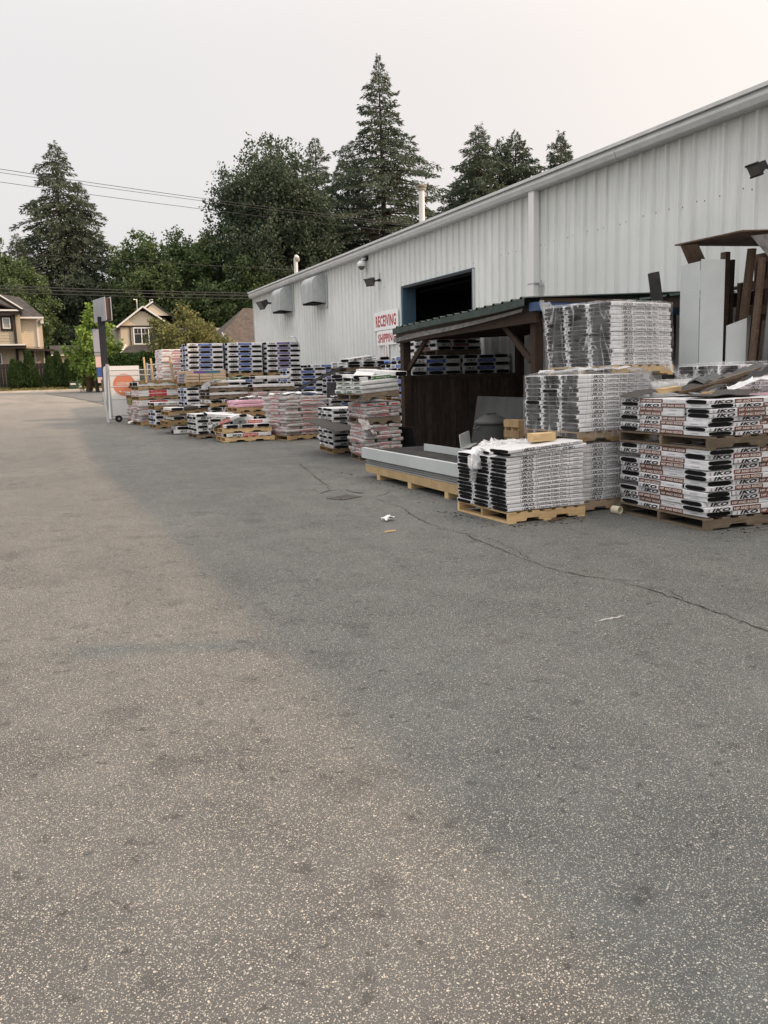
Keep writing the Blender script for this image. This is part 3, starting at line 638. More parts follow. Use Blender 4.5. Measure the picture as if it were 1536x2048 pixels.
# ------------------------------------------------------------------ shingle bundles
def bundle_mb(L, w, t, style, seed, what='all'):
    """A wrapped bundle, long axis x, resting on z=0. style gives wrap, end and print."""
    rr = random.Random(seed); wrap = style['wrap']; body = MB(); ends = (MB(), MB())
    r = min(style.get('r', .010), t*.33)
    def ring(sy, sz, zc, jit=.0, x=0, dr=0):
        out = []
        hw = w/2*sy; z0 = zc-(t/2)*sz; z1 = zc+(t/2)*sz
        rz = r*min(1, sz)
        for cyy, czz, a0 in ((hw-r, z0+rz, -90), (hw-r, z1-rz, 0), (-hw+r, z1-rz, 90), (-hw+r, z0+rz, 180)):
            for a in (0, 45, 90):
                t_ = R(a0+a); out.append([x, cyy+r*math.cos(t_), czz+rz*math.sin(t_)])
            if a0 in (0, 180):  # one mid point on top and on the bottom
                s = 1 if a0 == 0 else -1
                out.append([x, 0, (z1 if s > 0 else z0)+rr.uniform(-jit, jit)])
        return out
    lump = style.get('lump', .0015)
    st = [(-L/2, .95, .90), (-L/2+.018, .985, .97), (-L/2+.07, 1, 1), (-L*.2, 1, 1), (L*.2, 1, 1), (L/2-.07, 1, 1), (L/2-.018, .985, .97), (L/2, .95, .90)]
    rings = []; droop = style.get('droop', 0)
    for i, (x, sy, sz) in enumerate(st):
        z = t/2 - droop*(abs(x)/(L/2))**6
        rg = ring(sy, sz*(1-.5*abs(rr.gauss(0, lump/t))), z, lump, x)
        for q in rg: q[2] += rr.uniform(-lump, lump)*.4; q[1] += (rr.uniform(-lump, lump)*.25)
        rings.append(rg)
    n = len(rings[0]); vs = [tuple(q) for rg in rings for q in rg]
    body.add(vs, [(i*n+k, i*n+(k+1) % n, (i+1)*n+(k+1) % n, (i+1)*n+k) for i in range(len(rings)-1) for k in range(n)], wrap, smooth=style.get('smooth', False))
    for e in (0, -1):
        x, sy, sz = st[e]; s = -1 if e == 0 else 1; z = t/2-droop
        o = rings[e]; fl = (lambda f: f) if e == 0 else (lambda f: tuple(reversed(f)))
        if style.get('closed'):
            pr = [[x+s*.008, q[1]*.75, z+(q[2]-z)*.55] for q in o]
            body.add([tuple(q) for q in o]+[tuple(q) for q in pr], [fl((k, n+k, n+(k+1) % n, (k+1) % n)) for k in range(n)]+[fl(tuple(range(n, 2*n)))], wrap)
            if style.get('endprint'):
                w2 = w*style.get('ew', .30); hx = x+s*.0085; body.add([(hx, -w2, z-t*.16), (hx, w2, z-t*.20), (hx, w2*.9, z+t*.12), (hx, -w2, z+t*.20)], [(0, 1, 2, 3)], style['endprint'])
            continue
        a = rr.uniform(.86, 1.0); b = rr.uniform(.92, 1.10); sh = rr.uniform(-.015, .015)*w; zt = rr.uniform(-.05, .02)*t
        i1 = []; m = 16; e_ = e                      # the mouth of the wrapper: a flat oval
        for k in range(m):
            th = R(-90)+2*math.pi*k/m; cy = math.cos(th); sy_ = math.sin(th)
            pw = lambda q, p: math.copysign(abs(q)**p, q)
            i1.append((x-s*.001, sh+pw(cy, .5)*w/2*.965*a+rr.uniform(-.004, .004), z+zt+pw(sy_, .75)*t/2*.90*b+rr.uniform(-.0015, .0015)))
        # rim between outer ring and the oval: connect by nearest index
        oc = [tuple(q) for q in o]; base = len(oc); faces = []
        for k in range(n):
            j = round(k*m/n) % m; j2 = round((k+1)*m/n) % m
            if j == j2: faces.append((k, base+j, (k+1) % n))
            else: faces.append((k, base+j, base+j2, (k+1) % n))
        body.add(oc+i1, [fl(tuple(reversed(f))) if False else f for f in faces], wrap)
        i2 = [(x-s*.012, q[1]*.985, z+(q[2]-z)*.97) for q in i1]
        tgt = ends[0 if e == 0 else 1]
        tgt.add(i1+i2, [(k, (k+1) % m, m+(k+1) % m, m+k) for k in range(m)], style['end'])
        i3 = [(x+s*(.004+rr.uniform(0, .004)), q[1]*.96, z+(q[2]-z)*.93) for q in i1]   # the shingle edges bulge a little
        tgt.add(i2+i3, [(k, (k+1) % m, m+(k+1) % m, m+k) for k in range(m)]+[tuple(range(m, 2*m))], style['end'])
    px = rr.uniform(-.012, .012); pz = rr.uniform(-.06, .05)
    for side in (-1, 1):
        yy = side*(w/2+.0018); zc = 0
        M = Matrix(((1, 0, 0, 0), (0, 0, 1, yy), (0, 1, 0, 0), (0, 0, 0, 1))) if side < 0 else Matrix(((-1, 0, 0, 0), (0, 0, 1, yy), (0, 1, 0, 0), (0, 0, 0, 1)))
        for it in style['print']:
            if it[0] == 'band':
                _, a, b, z0, z1, m = it; a += px; b += px; body.add([(a*L, z0*t, 0), (b*L, z0*t, 0), (b*L, z1*t, 0), (a*L, z1*t, 0)], [(0, 1, 2, 3)], m, M)
            elif it[0] == 'text':
                _, s, a, b, z0, z1, m, bold, shear = it; a += px; b += px; z0 += pz; z1 += pz
                put_text(body, s, m, M @ Matrix.Translation((a*L, z0*t, .0006 if side > 0 else -.0006)), (b-a)*L, (z1-z0)*t, bold, shear)
    return body, ends
dash = lambda a, b, z0, z1, n, m='ink_grey': [('band', a+(b-a)*i/n, a+(b-a)*(i+.7)/n, z0, z1, m) for i in range(n)]
emb = [('band', -.462, -.447, .45, .72, 'ink_grey'), ('band', -.466, -.444, .18, .36, 'ink_grey')]
STY = {
 'edge': dict(wrap='white_wrap', end='shingle_black', droop=.004, print=emb[:0]+[('band', -.335, -.325, .3, .8, 'ink_grey'), ('text', 'IKO', -.315, -.17, .14, .86, 'ink_black', .035, .28), ('band', -.135, -.131, .05, .95, 'ink_black'),
     ('text', 'Leading Edge Plus', -.115, .265, .14, .84, 'ink_black', .006, 0), ('band', .30, .304, .05, .95, 'ink_black')]+dash(.35, .43, .38, .62, 7)),
 'ridge': dict(wrap='white_wrap', end='shingle_black', r=.007, print=emb+[('text', 'IKO', -.42, -.19, .13, .88, 'ink_black', .05, .25), ('band', -.165, .19, .06, .95, 'ink_brown'), ('text', 'HIP AND RIDGE', -.145, .175, .24, .76, 'ink_white', .018, 0)]+dash(.29, .40, .42, .56, 6)),
 'blue': dict(wrap='white_wrap', end='shingle_black', r=.008, print=[('text', 'CRC', -.42, -.24, .2, .8, 'ink_black', .04, 0), ('band', -.19, .19, .1, .9, 'ink_blue'), ('text', 'SUPREME', -.12, .13, .3, .72, 'ink_pale_blue', .02, 0)]+dash(.28, .40, .35, .55, 4)),
 'purple': dict(wrap='white_wrap', end='shingle_black', r=.008, print=[('text', 'CRC', -.42, -.24, .2, .8, 'ink_black', .04, 0), ('band', -.19, .19, .1, .9, 'ink_purple'), ('text', 'SUPREME', -.12, .13, .3, .72, 'ink_grey', .02, 0)]+dash(.28, .40, .35, .55, 4)),
 'black': dict(wrap='soft_white_wrap', end='shingle_black', r=.008, lump=.004, print=[('text', 'IKO', -.36, -.08, .14, .86, 'ink_black', .05, .25)]+dash(.05, .35, .3, .6, 4, 'ink_black')),
 'redband': dict(wrap='soft_white_wrap', end='shingle_black', r=.010, lump=.003, print=[('text', 'IKO', -.36, -.16, .16, .84, 'ink_black', .05, .25), ('band', -.13, .22, .08, .92, 'ink_red'), ('text', 'ROYAL ESTATE', -.11, .20, .28, .72, 'ink_white', .02, 0)]),
 'tealband': dict(wrap='soft_white_wrap', end='shingle_black', r=.010, lump=.003, print=[('text', 'IKO', -.34, -.18, .18, .82, 'ink_black', .05, .25), ('band', -.15, .22, .08, .92, 'ink_teal'), ('text', 'Cambridge', -.12, .10, .25, .8, 'ink_white', .02, 0)]),
 'orange': dict(wrap='white_wrap', end='shingle_black', r=.008, print=[('text', 'IKO', -.38, -.17, .14, .86, 'ink_black', .05, .25), ('band', -.12, .22, .08, .92, 'ink_orange')]),
 'brown': dict(wrap='white_wrap', end='shingle_black', r=.008, print=[('text', 'IKO', -.40, -.17, .14, .86, 'ink_black', .05, .25), ('band', -.13, .22, .08, .92, 'ink_brown')]),  # the orange print again, with shade put into its band colour
 'silver': dict(wrap='silver_wrap', end='shingle_black', closed=True, ew=.2, endprint='ink_pale_red', r=.018, lump=.011, smooth=True, print=[('band', -.20, -.165, .48, .64, 'ink_red'), ('band', -.20, -.165, .26, .40, 'ink_red'), ('text', 'TIMBERTEX', -.14, .25, .26, .66, 'ink_red', .04, .1)]),
 'silver_big': dict(wrap='silver_wrap', end='shingle_black', closed=True, endprint='ink_red', r=.018, lump=.004, smooth=True, print=[('band', -.20, -.165, .52, .78, 'ink_red'), ('band', -.20, -.165, .22, .44, 'ink_red'), ('text', 'TIMBERTEX', -.13, .30, .2, .8, 'ink_red', .05, 0)]),
 'pale': dict(wrap='soft_white_wrap', end='shingle_black', closed=True, endprint='ink_green', r=.014, lump=.008, smooth=True, print=[]),
 'green': dict(wrap='soft_white_wrap', end='shingle_black', r=.010, lump=.003, print=[('band', -.28, .5-.02, .05, .95, 'ink_green'), ('text', 'Our', -.22, -.11, .3, .8, 'ink_white', 0, .3), ('text', 'MYSTIQUE 42', -.05, .42, .26, .72, 'ink_white', .0, 0)]),
 'redprint': dict(wrap='soft_white_wrap', end='shingle_black', closed=True, endprint='ink_red', r=.012, lump=.004, print=[('band', -.25, .2, .1, .9, 'ink_red'), ('band', -.2, .1, .4, .6, 'ink_white')]),
 'redpale': dict(wrap='soft_white_wrap', end='shingle_black', closed=True, endprint='ink_pale_red', r=.012, lump=.005, print=[('band', -.2, .1, .25, .75, 'ink_pale_red')]),
 'pink': dict(wrap='pink_wrap', end='shingle_black', closed=True, r=.016, lump=.008, smooth=True, print=[]),
 'olive': dict(wrap='olive_wrap', end='shingle_black', closed=True, r=.016, lump=.006, smooth=True, print=[]),
 'kraft': dict(wrap='kraft_wrap', end='kraft_wrap', closed=True, r=.005, lump=.001, print=[('band', -.3, .0, .15, .85, 'ink_purple'), ('band', .0, .35, .15, .85, 'ink_teal')]),
 'plain': dict(wrap='soft_white_wrap', end='shingle_black', r=.010, lump=.006, print=[]),
}
_bd = {}
def bundle_data(style, L, w, t, v, split=False):
    k = (style, round(L, 3), round(w, 3), round(t, 4), v, split)
    if k not in _bd:
        b, e = bundle_mb(L, w, t, STY[style], hash_(style)+v*101)
        if split: _bd[k] = (b.data('shingle_bundle'), [q.data('shingles') for q in e if q.v])
        else:
            for q in e:
                o = len(b.v)
                for m, f, s in zip(q.m, q.f, q.sm): b.f.append(tuple(i+o for i in f)); b.m.append(b.mi(q.mats[m])); b.sm.append(s)
                b.v += q.v
            _bd[k] = (b.data('bundle'), [])
    return _bd[k]
def hash_(s): return sum((i+1)*ord(c) for i, c in enumerate(s))
RB = random.Random(11)
def shingle_ends(en, o):
    for q in en: link('shingles', q, o)
# layer patterns: list of (cx, cy, rz, L, w, tag) in a box dx x dy whose near left corner is the origin
def layer(pat, dx, dy, k):
    out = []
    if pat == 'alt': pat = 'par' if k % 2 else 'perp'
    if pat == 'par':
        w = dy/3
        for i in range(3): out.append((dx/2, w*(i+.5), 0, dx, w, i))
    elif pat == 'perp':
        w = dx/3
        for i in range(3): out.append((w*(i+.5), dy/2, -90, dy, w, i))
    elif pat == 'pin':
        u = dx/4; v = dy/4
        if k % 2 == 0: out = [(u/2, v*2.5, -90, 3*v, u, 'L'), (u*1.5, v/2, 0, 3*u, v, 'R'), (u*3.5, v*1.5, 90, 3*v, u, 'B'), (u*2.5, v*3.5, 180, 3*u, v, 'T')]
        else: out = [(u/2, v*1.5, -90, 3*v, u, 'L'), (u*2.5, v/2, 0, 3*u, v, 'R'), (u*3.5, v*2.5, 90, 3*v, u, 'B'), (u*1.5, v*3.5, 180, 3*u, v, 'T')]
    return out
def load(label, x, y, z, rz, dx, dy, tiers, group=None, lean=0, film=None, cat='pallet load', ry=0):
    """One bound pallet load: bundles, pallets and film move together. tiers: ('p', wood[, along]) or (style, layers, pitch, pattern[, skip])"""
    o = thing('pallet_load', label, cat, (x, y, z), rot=(0, R(ry), R(rz)), group=group); zz = 0; k = 0
    for tr in tiers:
        if tr[0] == 'p':
            p = pallet_parts(dx, dy, tr[1], tr[2] if len(tr) > 2 else 'x', joined=True, parent=o, seed=k); p.location = (0, 0, zz); zz += .126; continue
        style, nl, pitch, pat = tr[:4]; skip = tr[4] if len(tr) > 4 else ()
        for i in range(nl):
            sx = lean*zz
            for (cx, cy, a, L, w, tg) in layer(pat, dx, dy, k):
                if tg in skip: continue
                me, _ = bundle_data(style, L-.006, w-.005, pitch-.0012, RB.randrange(3))
                j = STY[style].get('lump', .0015)*2+.003
                link('bundle', me, o, (cx+sx+RB.gauss(0, j), cy+RB.gauss(0, j), zz), (RB.gauss(0, .004), RB.gauss(0, .004), R(a)+RB.gauss(0, .007)+(math.pi if RB.random() < .08 else 0)))
            zz += pitch; k += 1
    if film: film_wrap(o, dx, dy, film[0], zz+.006, film[1], lean)
    return o, zz
def film_wrap(o, dx, dy, z0, z1, m, lean=0, name='stretch_film', seed=5):
    rr = random.Random(seed+int(dx*100)+int(z1*50)); mb = MB(); nx = 10; nz = 14
    pts = [(-.012, -.012), (dx+.012, -.012), (dx+.012, dy+.012), (-.012, dy+.012)]; per = []
    for a, b in zip(pts, pts[1:]+pts[:1]):
        for i in range(nx): per.append((a[0]+(b[0]-a[0])*i/nx, a[1]+(b[1]-a[1])*i/nx))
    n = len(per); vs = []; fs = []
    for k in range(nz+1):
        z = z0+(z1-z0)*k/nz
        for i, (px, py) in enumerate(per):
            d = abs(mnoise.noise(Vector((px*5, py*5, z*7+seed))))*.014; cxv = px-dx/2; cyv = py-dy/2; l = math.hypot(cxv, cyv)
            vs.append((px+cxv/l*d+lean*z, py+cyv/l*d, z+(rr.uniform(-.02, .02) if k in (0,) else 0)))
        if k:
            for i in range(n): fs.append(((k-1)*n+i, (k-1)*n+(i+1) % n, k*n+(i+1) % n, k*n+i))
    # crumpled lid, gathered towards the middle
    b0 = nz*n
    for s, dz in ((.82, .010), (.45, .018), (.12, .012)):
        for i, (px, py) in enumerate(per):
            vs.append((dx/2+(px-dx/2)*s+lean*z1, dy/2+(py-dy/2)*s, z1+dz+rr.uniform(0, .022)))
        for i in range(n): fs.append((b0+i, b0+(i+1) % n, b0+n+(i+1) % n, b0+n+i))
        b0 += n
    fs.append(tuple(range(b0, b0+n)))
    mb.add(vs, fs, m, smooth=True); return mb.obj(name, o)

# ---- the unwrapped front stack: every bundle a thing of its own
pallet('clean yellow wooden pallet under the unwrapped front bundle stack', 4.70, 7.73, 0, 1.0, 1.0, 1.12, 'new_wood')
FL, FW, FT = 1.0, .366, .0415; colname = ['near corner', 'middle', 'far']
Mf = T(4.68, 7.72, .127, 1.0)
for k in range(14):
    for c in range(3):
        me, en = bundle_data('edge', FL-.006, FW-.008, FT-.001, RB.randrange(4), True)
        p = Mf @ Vector((FL/2+RB.gauss(0, .007)-.0016*(14-k)*(1 if c == 0 else .4)*0, FW*(c+.5)+RB.gauss(0, .003), k*FT))
        a = R(1)+RB.gauss(0, .006); p.z += .006+.0019*k
        o = link('shingle_bundle', me, None, p, (RB.gauss(0, .004), -R(3.2)*k/13+RB.gauss(0, .003), a), label=f'white-wrapped shingle bundle, {ORD[k+1]} layer up in the {colname[c]} column of the unwrapped front stack', category='shingle bundle', group='bundles of the unwrapped front stack')
        shingle_ends(en, o)
for (dx, dyy, dz, a, rx, lab) in ((.03, .17, 14*FT+.034, 2, 180, 'upside-down white shingle bundle, second from the top at the near corner of the front stack'),
                              (-.02, .16, 15*FT+.038, 4, 0, 'topmost white shingle bundle, lying askew on the near corner of the front stack'),
                              (.03, .56, 14*FT+.034, -1, 0, 'loose white bundle lying on top of the middle column of the front stack')):
    me, en = bundle_data('edge', FL-.006, FW-.008, FT-.001, 1, True)
    p = Mf @ Vector((FL/2+dx, dyy, dz+(FT if rx else 0)))
    o = link('shingle_bundle', me, None, p, (R(rx), -R(3), R(a)+(math.pi if rx else 0)*0), label=lab, category='shingle bundle', group='bundles of the unwrapped front stack'); shingle_ends(en, o)

# ---- the brown-printed stacks at the right edge
AM = T(6.11, 6.36, 0, -2.5); AU = 1.34
pallet('old grey pallet on the ground under the lower brown-printed stack', *(AM @ Vector((0, 0, 0))), -2.5, AU, AU+.08, 'old_wood')
pallet('stained grey pallet between the two brown-printed stacks', *(AM @ Vector((-.01, -.02, .806))), -2.2, AU, AU+.08, 'old_wood')
face = {'L': 'long side facing left', 'R': 'long side facing the camera', 'B': 'on the wall side', 'T': 'on the far side'}
def ridge_stack(z0, nl, pitch, which, sq):
    for k in range(nl):
        for (cx, cy, a, L, w, tg) in layer('pin', AU, AU+.06, sq[k % len(sq)]):
            if tg in 'BT' and k < nl-2 and (k % 3): continue
            me, en = bundle_data('ridge', L-.008, w-.008, pitch-.001, RB.randrange(4), True)
            p = AM @ Vector((cx+RB.gauss(0, .010), cy+RB.gauss(0, .010), z0+k*pitch)); fl = math.pi if RB.random() < .07 else 0
            o = link('shingle_bundle', me, None, p, (RB.gauss(0, .006), RB.gauss(0, .006), R(a-2.5)+RB.gauss(0, .010)+fl), label=f'brown-printed shingle bundle, {ORD[k+1]} layer up, {face[tg]}, {which} right-hand stack', category='shingle bundle', group='bundles of the brown-printed stacks')
            shingle_ends(en, o)
ridge_stack(.127, 13, .0520, 'lower', (1, 0, 0, 1, 1, 0))
ridge_stack(.935, 8, .0445, 'upper', (1, 0, 1, 1, 0, 0))

# ---- wrapped loads behind the front stack
G1 = 'film-wrapped white pallet loads'
load('film-wrapped white pallet load standing on the ground behind the front stack', 5.76, 7.95, 0, 1.5, 1.0, 1.06, [('p', 'mid_wood'), ('edge', 13, .0505, 'par')], G1, film=(.02, 'stretch_film'))
load('film-wrapped white pallet load stacked on another, right of the grey bin', 5.74, 7.93, .795, 1.0, 1.0, 1.08, [('p', 'mid_wood'), ('edge', 13, .0490, 'par')], G1, film=(.05, 'stretch_film'))
load('grey wrapped load on the ground below the leaning top load', 6.86, 8.0, 0, 0, 1.0, 1.05, [('p', 'old_wood'), ('plain', 11, .0550, 'par')], G1, film=(.02, 'milky_film'))
load('grey wrapped load directly under the leaning top load', 6.84, 8.02, .74, 0, 1.0, 1.05, [('p', 'old_wood'), ('plain', 10, .0560, 'par')], G1, film=(.02, 'milky_film'))
load('topmost film-wrapped white load, leaning on a yellow pallet beside the grey panels', 6.33, 8.08, 1.525, 11, 1.06, 1.06, [('p', 'new_wood'), ('edge', 15, .0480, 'par')], G1, lean=-.09, film=(.03, 'stretch_film'))
load('lower wrapped load against the grey panels behind the brown-printed stack', 7.9, 7.75, 0, 4, 1.0, 1.0, [('p', 'old_wood'), ('edge', 12, .055, 'par')], G1)
load('low wrapped load showing only its top below the grey panels', 7.88, 7.72, .79, 4, 1.0, 1.0, [('p', 'old_wood'), ('edge', 14, .0505, 'par')], G1, film=(.03, 'stretch_film'))
load('white and pink wrapped load at the right edge behind the brown-printed stack', 7.72, 6.62, 0, 2, 1.0, 1.0, [('p', 'old_wood'), ('plain', 8, .075, 'alt'), ('p', 'old_wood'), ('redpale', 5, .075, 'alt'), ('pink', 1, .06, 'par')], G1)

# ---- beside and beyond the shed
load('tall silver bag load with red print, wrinkled and splitting, left of the shed post', 5.84, 14.55, 0, -7, .68, 1.28, [('p', 'old_wood'), ('silver', 9, .066, 'alt'), ('p', 'old_wood'), ('silver', 3, .066, 'alt'), ('silver_big', 1, .075, 'perp')], ry=-2)
mys, mz = load('white and green bag load on a grey pallet atop the tall silver load', 5.74, 14.45, 1.165, 0, .73, 1.36, [('p', 'old_wood'), ('pale', 3, .078, 'par'), ('green', 1, .07, 'par')], ry=-4)
load('black-printed white load left of the tall silver load, low, under a dark sheet', 6.02, 16.95, 0, -4, 1.1, 1.15, [('p', 'mid_wood'), ('black', 14, .0595, 'alt')])
load('silver bag load with red print on a yellow pallet, standing alone', 6.16, 20.72, tz(21), 14, 1.2, 1.2, [('p', 'mid_wood'), ('silver', 13, .0745, 'alt')])
load('low white load with dark box on it behind the silver load', 7.5, 21.3, tz(21.5), 0, 1.15, 1.1, [('p', 'mid_wood'), ('blue', 14, .062, 'alt')])
# stacks against the warehouse wall
G2 = 'white and blue loads near the warehouse'
z0 = tz(26)
for i, (x, y, rz) in enumerate(((4.95, 27.3, 1.5), (6.17, 27.1, 1), (7.4, 26.9, 2))):
    nm = ('left', 'middle', 'right')[i]
    _, h1 = load(f'white load at ground level, {nm} of three beneath the high blue-printed loads', x, y, z0, rz, 1.16, 1.1, [('p', 'mid_wood'), (('blue', 'blue', 'blue')[i], 9, .079, 'alt')], G2)
    _, h2 = load(f'white load in second tier, {nm} of three beneath the high blue-printed loads', x, y, z0+h1+.002, rz, 1.16, 1.1, [('p', 'mid_wood'), ('blue', 7, .082, 'alt')], G2)
    load(f'high {("blue", "blue", "purple")[i]}-printed white load on top tier, {nm} of three in a row', x+.02, y-.02, z0+h1+h2+.004, rz+.5, 1.14, 1.1, [('p', 'mid_wood'), (('blue', 'blue', 'purple')[i], 12, .079, 'alt')], G2, lean=.012)
load('lower blue-printed load by the wall, right of the high row', 8.75, 26.5, tz(26.5), 0, 1.16, 1.1, [('p', 'mid_wood'), ('blue', 8, .08, 'alt')], G2)
load('upper blue-printed load by the wall, right of the high row', 8.75, 26.5, tz(26.5)+.77, 0, 1.16, 1.1, [('p', 'mid_wood'), ('blue', 12, .08, 'alt')], G2)
load('lower blue-printed load standing in front of the wall left of the purple loads', 7.55, 24.9, tz(25), 0, 1.16, 1.1, [('p', 'mid_wood'), ('blue', 8, .08, 'alt')], G2)
load('upper blue-printed load standing in front of the wall left of the purple loads', 7.55, 24.9, tz(25)+.77, 0, 1.16, 1.1, [('p', 'mid_wood'), ('blue', 11, .08, 'alt')], G2)
load('purple-printed load at ground level below the long leaning metal angle', 8.2, 22.6, tz(23), 0, 1.16, 1.25, [('p', 'mid_wood'), ('purple', 9, .08, 'alt')], G2)
load('purple-printed load in second tier below the long leaning metal angle', 8.2, 22.6, tz(23)+.85, 0, 1.16, 1.25, [('p', 'mid_wood'), ('purple', 8, .082, 'alt')], G2)
_, hz = load('thin load of black-ended bundles on a dark pallet above the purple loads', 8.3, 22.0, tz(22)+1.66, 2, 1.3, 1.2, [('p', 'old_wood'), ('black', 2, .08, 'perp')], G2)
load('ground load by the wall beneath the blue tarp', 9.0, 20.2, tz(20), 0, 1.16, 1.1, [('p', 'mid_wood'), ('purple', 10, .08, 'alt')], G2)
load('purple-printed load by the wall with the blue tarp on it', 9.0, 20.2, tz(20)+.93, 0, 1.16, 1.1, [('p', 'mid_wood'), ('purple', 10, .08, 'alt')], G2)
load('purple-printed load between the tarp load and the shed, ground tier', 8.62, 19.28, tz(19), 0, 1.12, .88, [('p', 'mid_wood'), ('purple', 10, .08, 'alt')], G2)
load('purple-printed load between the tarp load and the shed, upper tier', 8.62, 19.28, tz(19)+.93, 0, 1.12, .88, [('p', 'mid_wood'), ('purple', 9, .08, 'alt')], G2)
# stacks behind the end wall of the shed
for i, x in enumerate((7.75, 9.0)):
    s = ('left', 'right')[i]
    load(f'white load behind the shed end wall, ground tier, {s} of two', x, 16.72, 0, 0, 1.2, 1.1, [('p', 'mid_wood'), ('black', 10, .085, 'alt')], G2)
    load(f'blue-printed load showing over the shed end wall, {s} of two', x, 16.68, .98, 0, 1.2, 1.1, [('p', 'mid_wood'), ('blue', 11, .083, 'alt')], G2)
load('orange-printed load, shade-darkened in colour, high under the shed roof above the blue-printed pair', 8.6, 17.15, 2.02, 2, 1.15, 1.1, [('p', 'old_wood'), ('brown', 8, .072, 'alt')], G2)  # uses the shade-coloured copy of the orange print
load('orange-printed white load seen left of the shed brace', 8.62, 18.32, 1.06, 0, 1.15, .90, [('p', 'old_wood'), ('orange', 9, .075, 'alt'), ('p', 'old_wood'), ('orange', 8, .075, 'alt')], G2)
load('white load on the ground left of the shed brace', 8.62, 18.32, tz(18), 0, 1.15, .90, [('p', 'old_wood'), ('orange', 11, .078, 'alt')], G2)
# the untidy group at the left end
G3 = 'untidy loads at the left end of the row'
load('untidy tall load of green, grey and white tiers beside the low white pallets', 4.98, 24.3, tz(24.3), 3, 1.2, 1.1, [('p', 'mid_wood'), ('black', 4, .08, 'par'), ('p', 'mid_wood'), ('black', 2, .08, 'perp'), ('p', 'mid_wood'), ('black', 1, .09, 'perp'), ('p', 'old_wood'), ('plain', 1, .07, 'par'), ('p', 'old_wood'), ('plain', 1, .05, 'par')], G3)
load('pallet load of brown cardboard packs with purple and teal stripe behind untidy load', 4.62, 25.9, tz(26)+1.28, 3, 1.25, 1.1, [('p', 'mid_wood'), ('kraft', 3, .085, 'perp'), ('kraft', 1, .10, 'par')], G3)
load('white load carrying the brown cardboard packs behind the low white pallets', 4.62, 25.9, tz(26), 3, 1.2, 1.1, [('p', 'mid_wood'), ('olive', 2, .12, 'par'), ('p', 'mid_wood'), ('blue', 9, .085, 'alt')], G3)
load('red-printed load at the far left end carrying a pallet of upright sticks', 3.58, 28.6, tz(28.6), 6, 1.3, 1.1, [('p', 'mid_wood'), ('silver', 6, .095, 'alt'), ('redprint', 1, .12, 'par'), ('p', 'mid_wood'), ('redprint', 2, .10, 'par'), ('p', 'mid_wood'), ('plain', 1, .14, 'par')], G3)
load('small low load of olive and torn bags beside the wire gate', 3.46, 29.8, tz(30), 6, .62, .7, [('p', 'mid_wood'), ('silver', 5, .10, 'perp'), ('olive', 2, .10, 'perp'), ('p', 'mid_wood'), ('black', 1, .09, 'perp')], G3)
load('small blue-printed load between the red-printed load and low white pallets', 3.82, 27.0, tz(27), 4, .85, .95, [('p', 'mid_wood'), ('blue', 5, .09, 'alt'), ('p', 'mid_wood'), ('black', 1, .10, 'par')], G3)
load('far white load behind the stick pallet, lower tier', 4.7, 31.5, tz(31.5), 2, 1.2, 1.1, [('p', 'mid_wood'), ('black', 9, .09, 'alt')], G3)
load('far white load behind the stick pallet, upper tier', 4.7, 31.5, tz(31.5)+.94, 2, 1.2, 1.1, [('p', 'mid_wood'), ('black', 8, .09, 'alt')], G3)
load('red-printed load behind the left high blue load, lower tier', 4.42, 29.0, tz(29), 2, 1.1, 1.1, [('p', 'mid_wood'), ('redpale', 12, .09, 'alt')], G3)
load('red-printed load behind the left high blue load, upper tier', 4.42, 29.0, tz(29)+1.21, 2, 1.1, 1.1, [('p', 'mid_wood'), ('redpale', 13, .085, 'alt')], G3)
load('silver and red bag load with an open grey pallet on it, below the metal angle', 6.12, 23.75, tz(23.6), 2, 1.25, 1.0, [('p', 'mid_wood'), ('silver', 4, .10, 'alt'), ('p', 'mid_wood'), ('silver', 5, .10, 'alt'), ('p', 'old_wood'), ('plain', 1, .08, 'par')], G3)
load('pink bag load on wooden pallets between the silver load and the untidy load', 5.36, 22.65, tz(23), 4, .85, .95, [('p', 'mid_wood'), ('blue', 5, .08, 'alt'), ('p', 'mid_wood'), ('p', 'mid_wood'), ('pink', 2, .09, 'par')], G3)
load('torn black-printed load half hidden behind the red-lettered low pallet', 4.25, 22.65, tz(23), 4, 1.05, .95, [('p', 'old_wood'), ('black', 7, .075, 'alt')], G3)
# low pallets with loose bundles: each pallet and each bundle a thing
def loose(style, x, y, z, rz, L, w, t, label, group=None, v=0, rot=None):
    me, en = bundle_data(style, L, w, t, v, True)
    o = link('shingle_bundle', me, None, (x, y, z), rot or (0, 0, R(rz)), label=label, category='shingle bundle'); o['group'] = group or 'loose bundles on the low pallets'
    shingle_ends(en, o)
    return o
zM = tz(21.4)
pallet('pale new pallet on the asphalt under the red-lettered bundles', 4.66, 21.15, zM, 0, 1.28, 1.05, 'new_wood')
loose('redband', 5.28, 21.33, zM+.127, 0, 1.15, .34, .09, 'white bundle with red lettered band lying on the pale new pallet', v=1)
loose('redband', 4.84, 21.9, zM+.127, -90, 1.0, .34, .09, 'white bundle lying crosswise at the left end of the pale new pallet', v=2)
loose('redband', 5.45, 21.75, zM+.127, 0, .95, .4, .09, 'white bundle behind the red lettered one on the pale new pallet', v=0)
pallet('yellow pallet sandwiched between the red-lettered bundles', 4.62, 21.22, zM+.222, 1, 1.28, 1.0, 'new_wood')
for i, nm in enumerate(('left', 'middle', 'right')): loose('redband', 4.88+i*.40, 21.72, zM+.349+(.0 if i else .0), -90, 1.0, .37, .085, f'white black-ended bundle, {nm} of three on the upper yellow pallet', v=i)
loose('redband', 5.5, 21.7, zM+.437, 3, 1.1, .34, .085, 'white bundle with red print on top right of the upper yellow pallet', v=1)
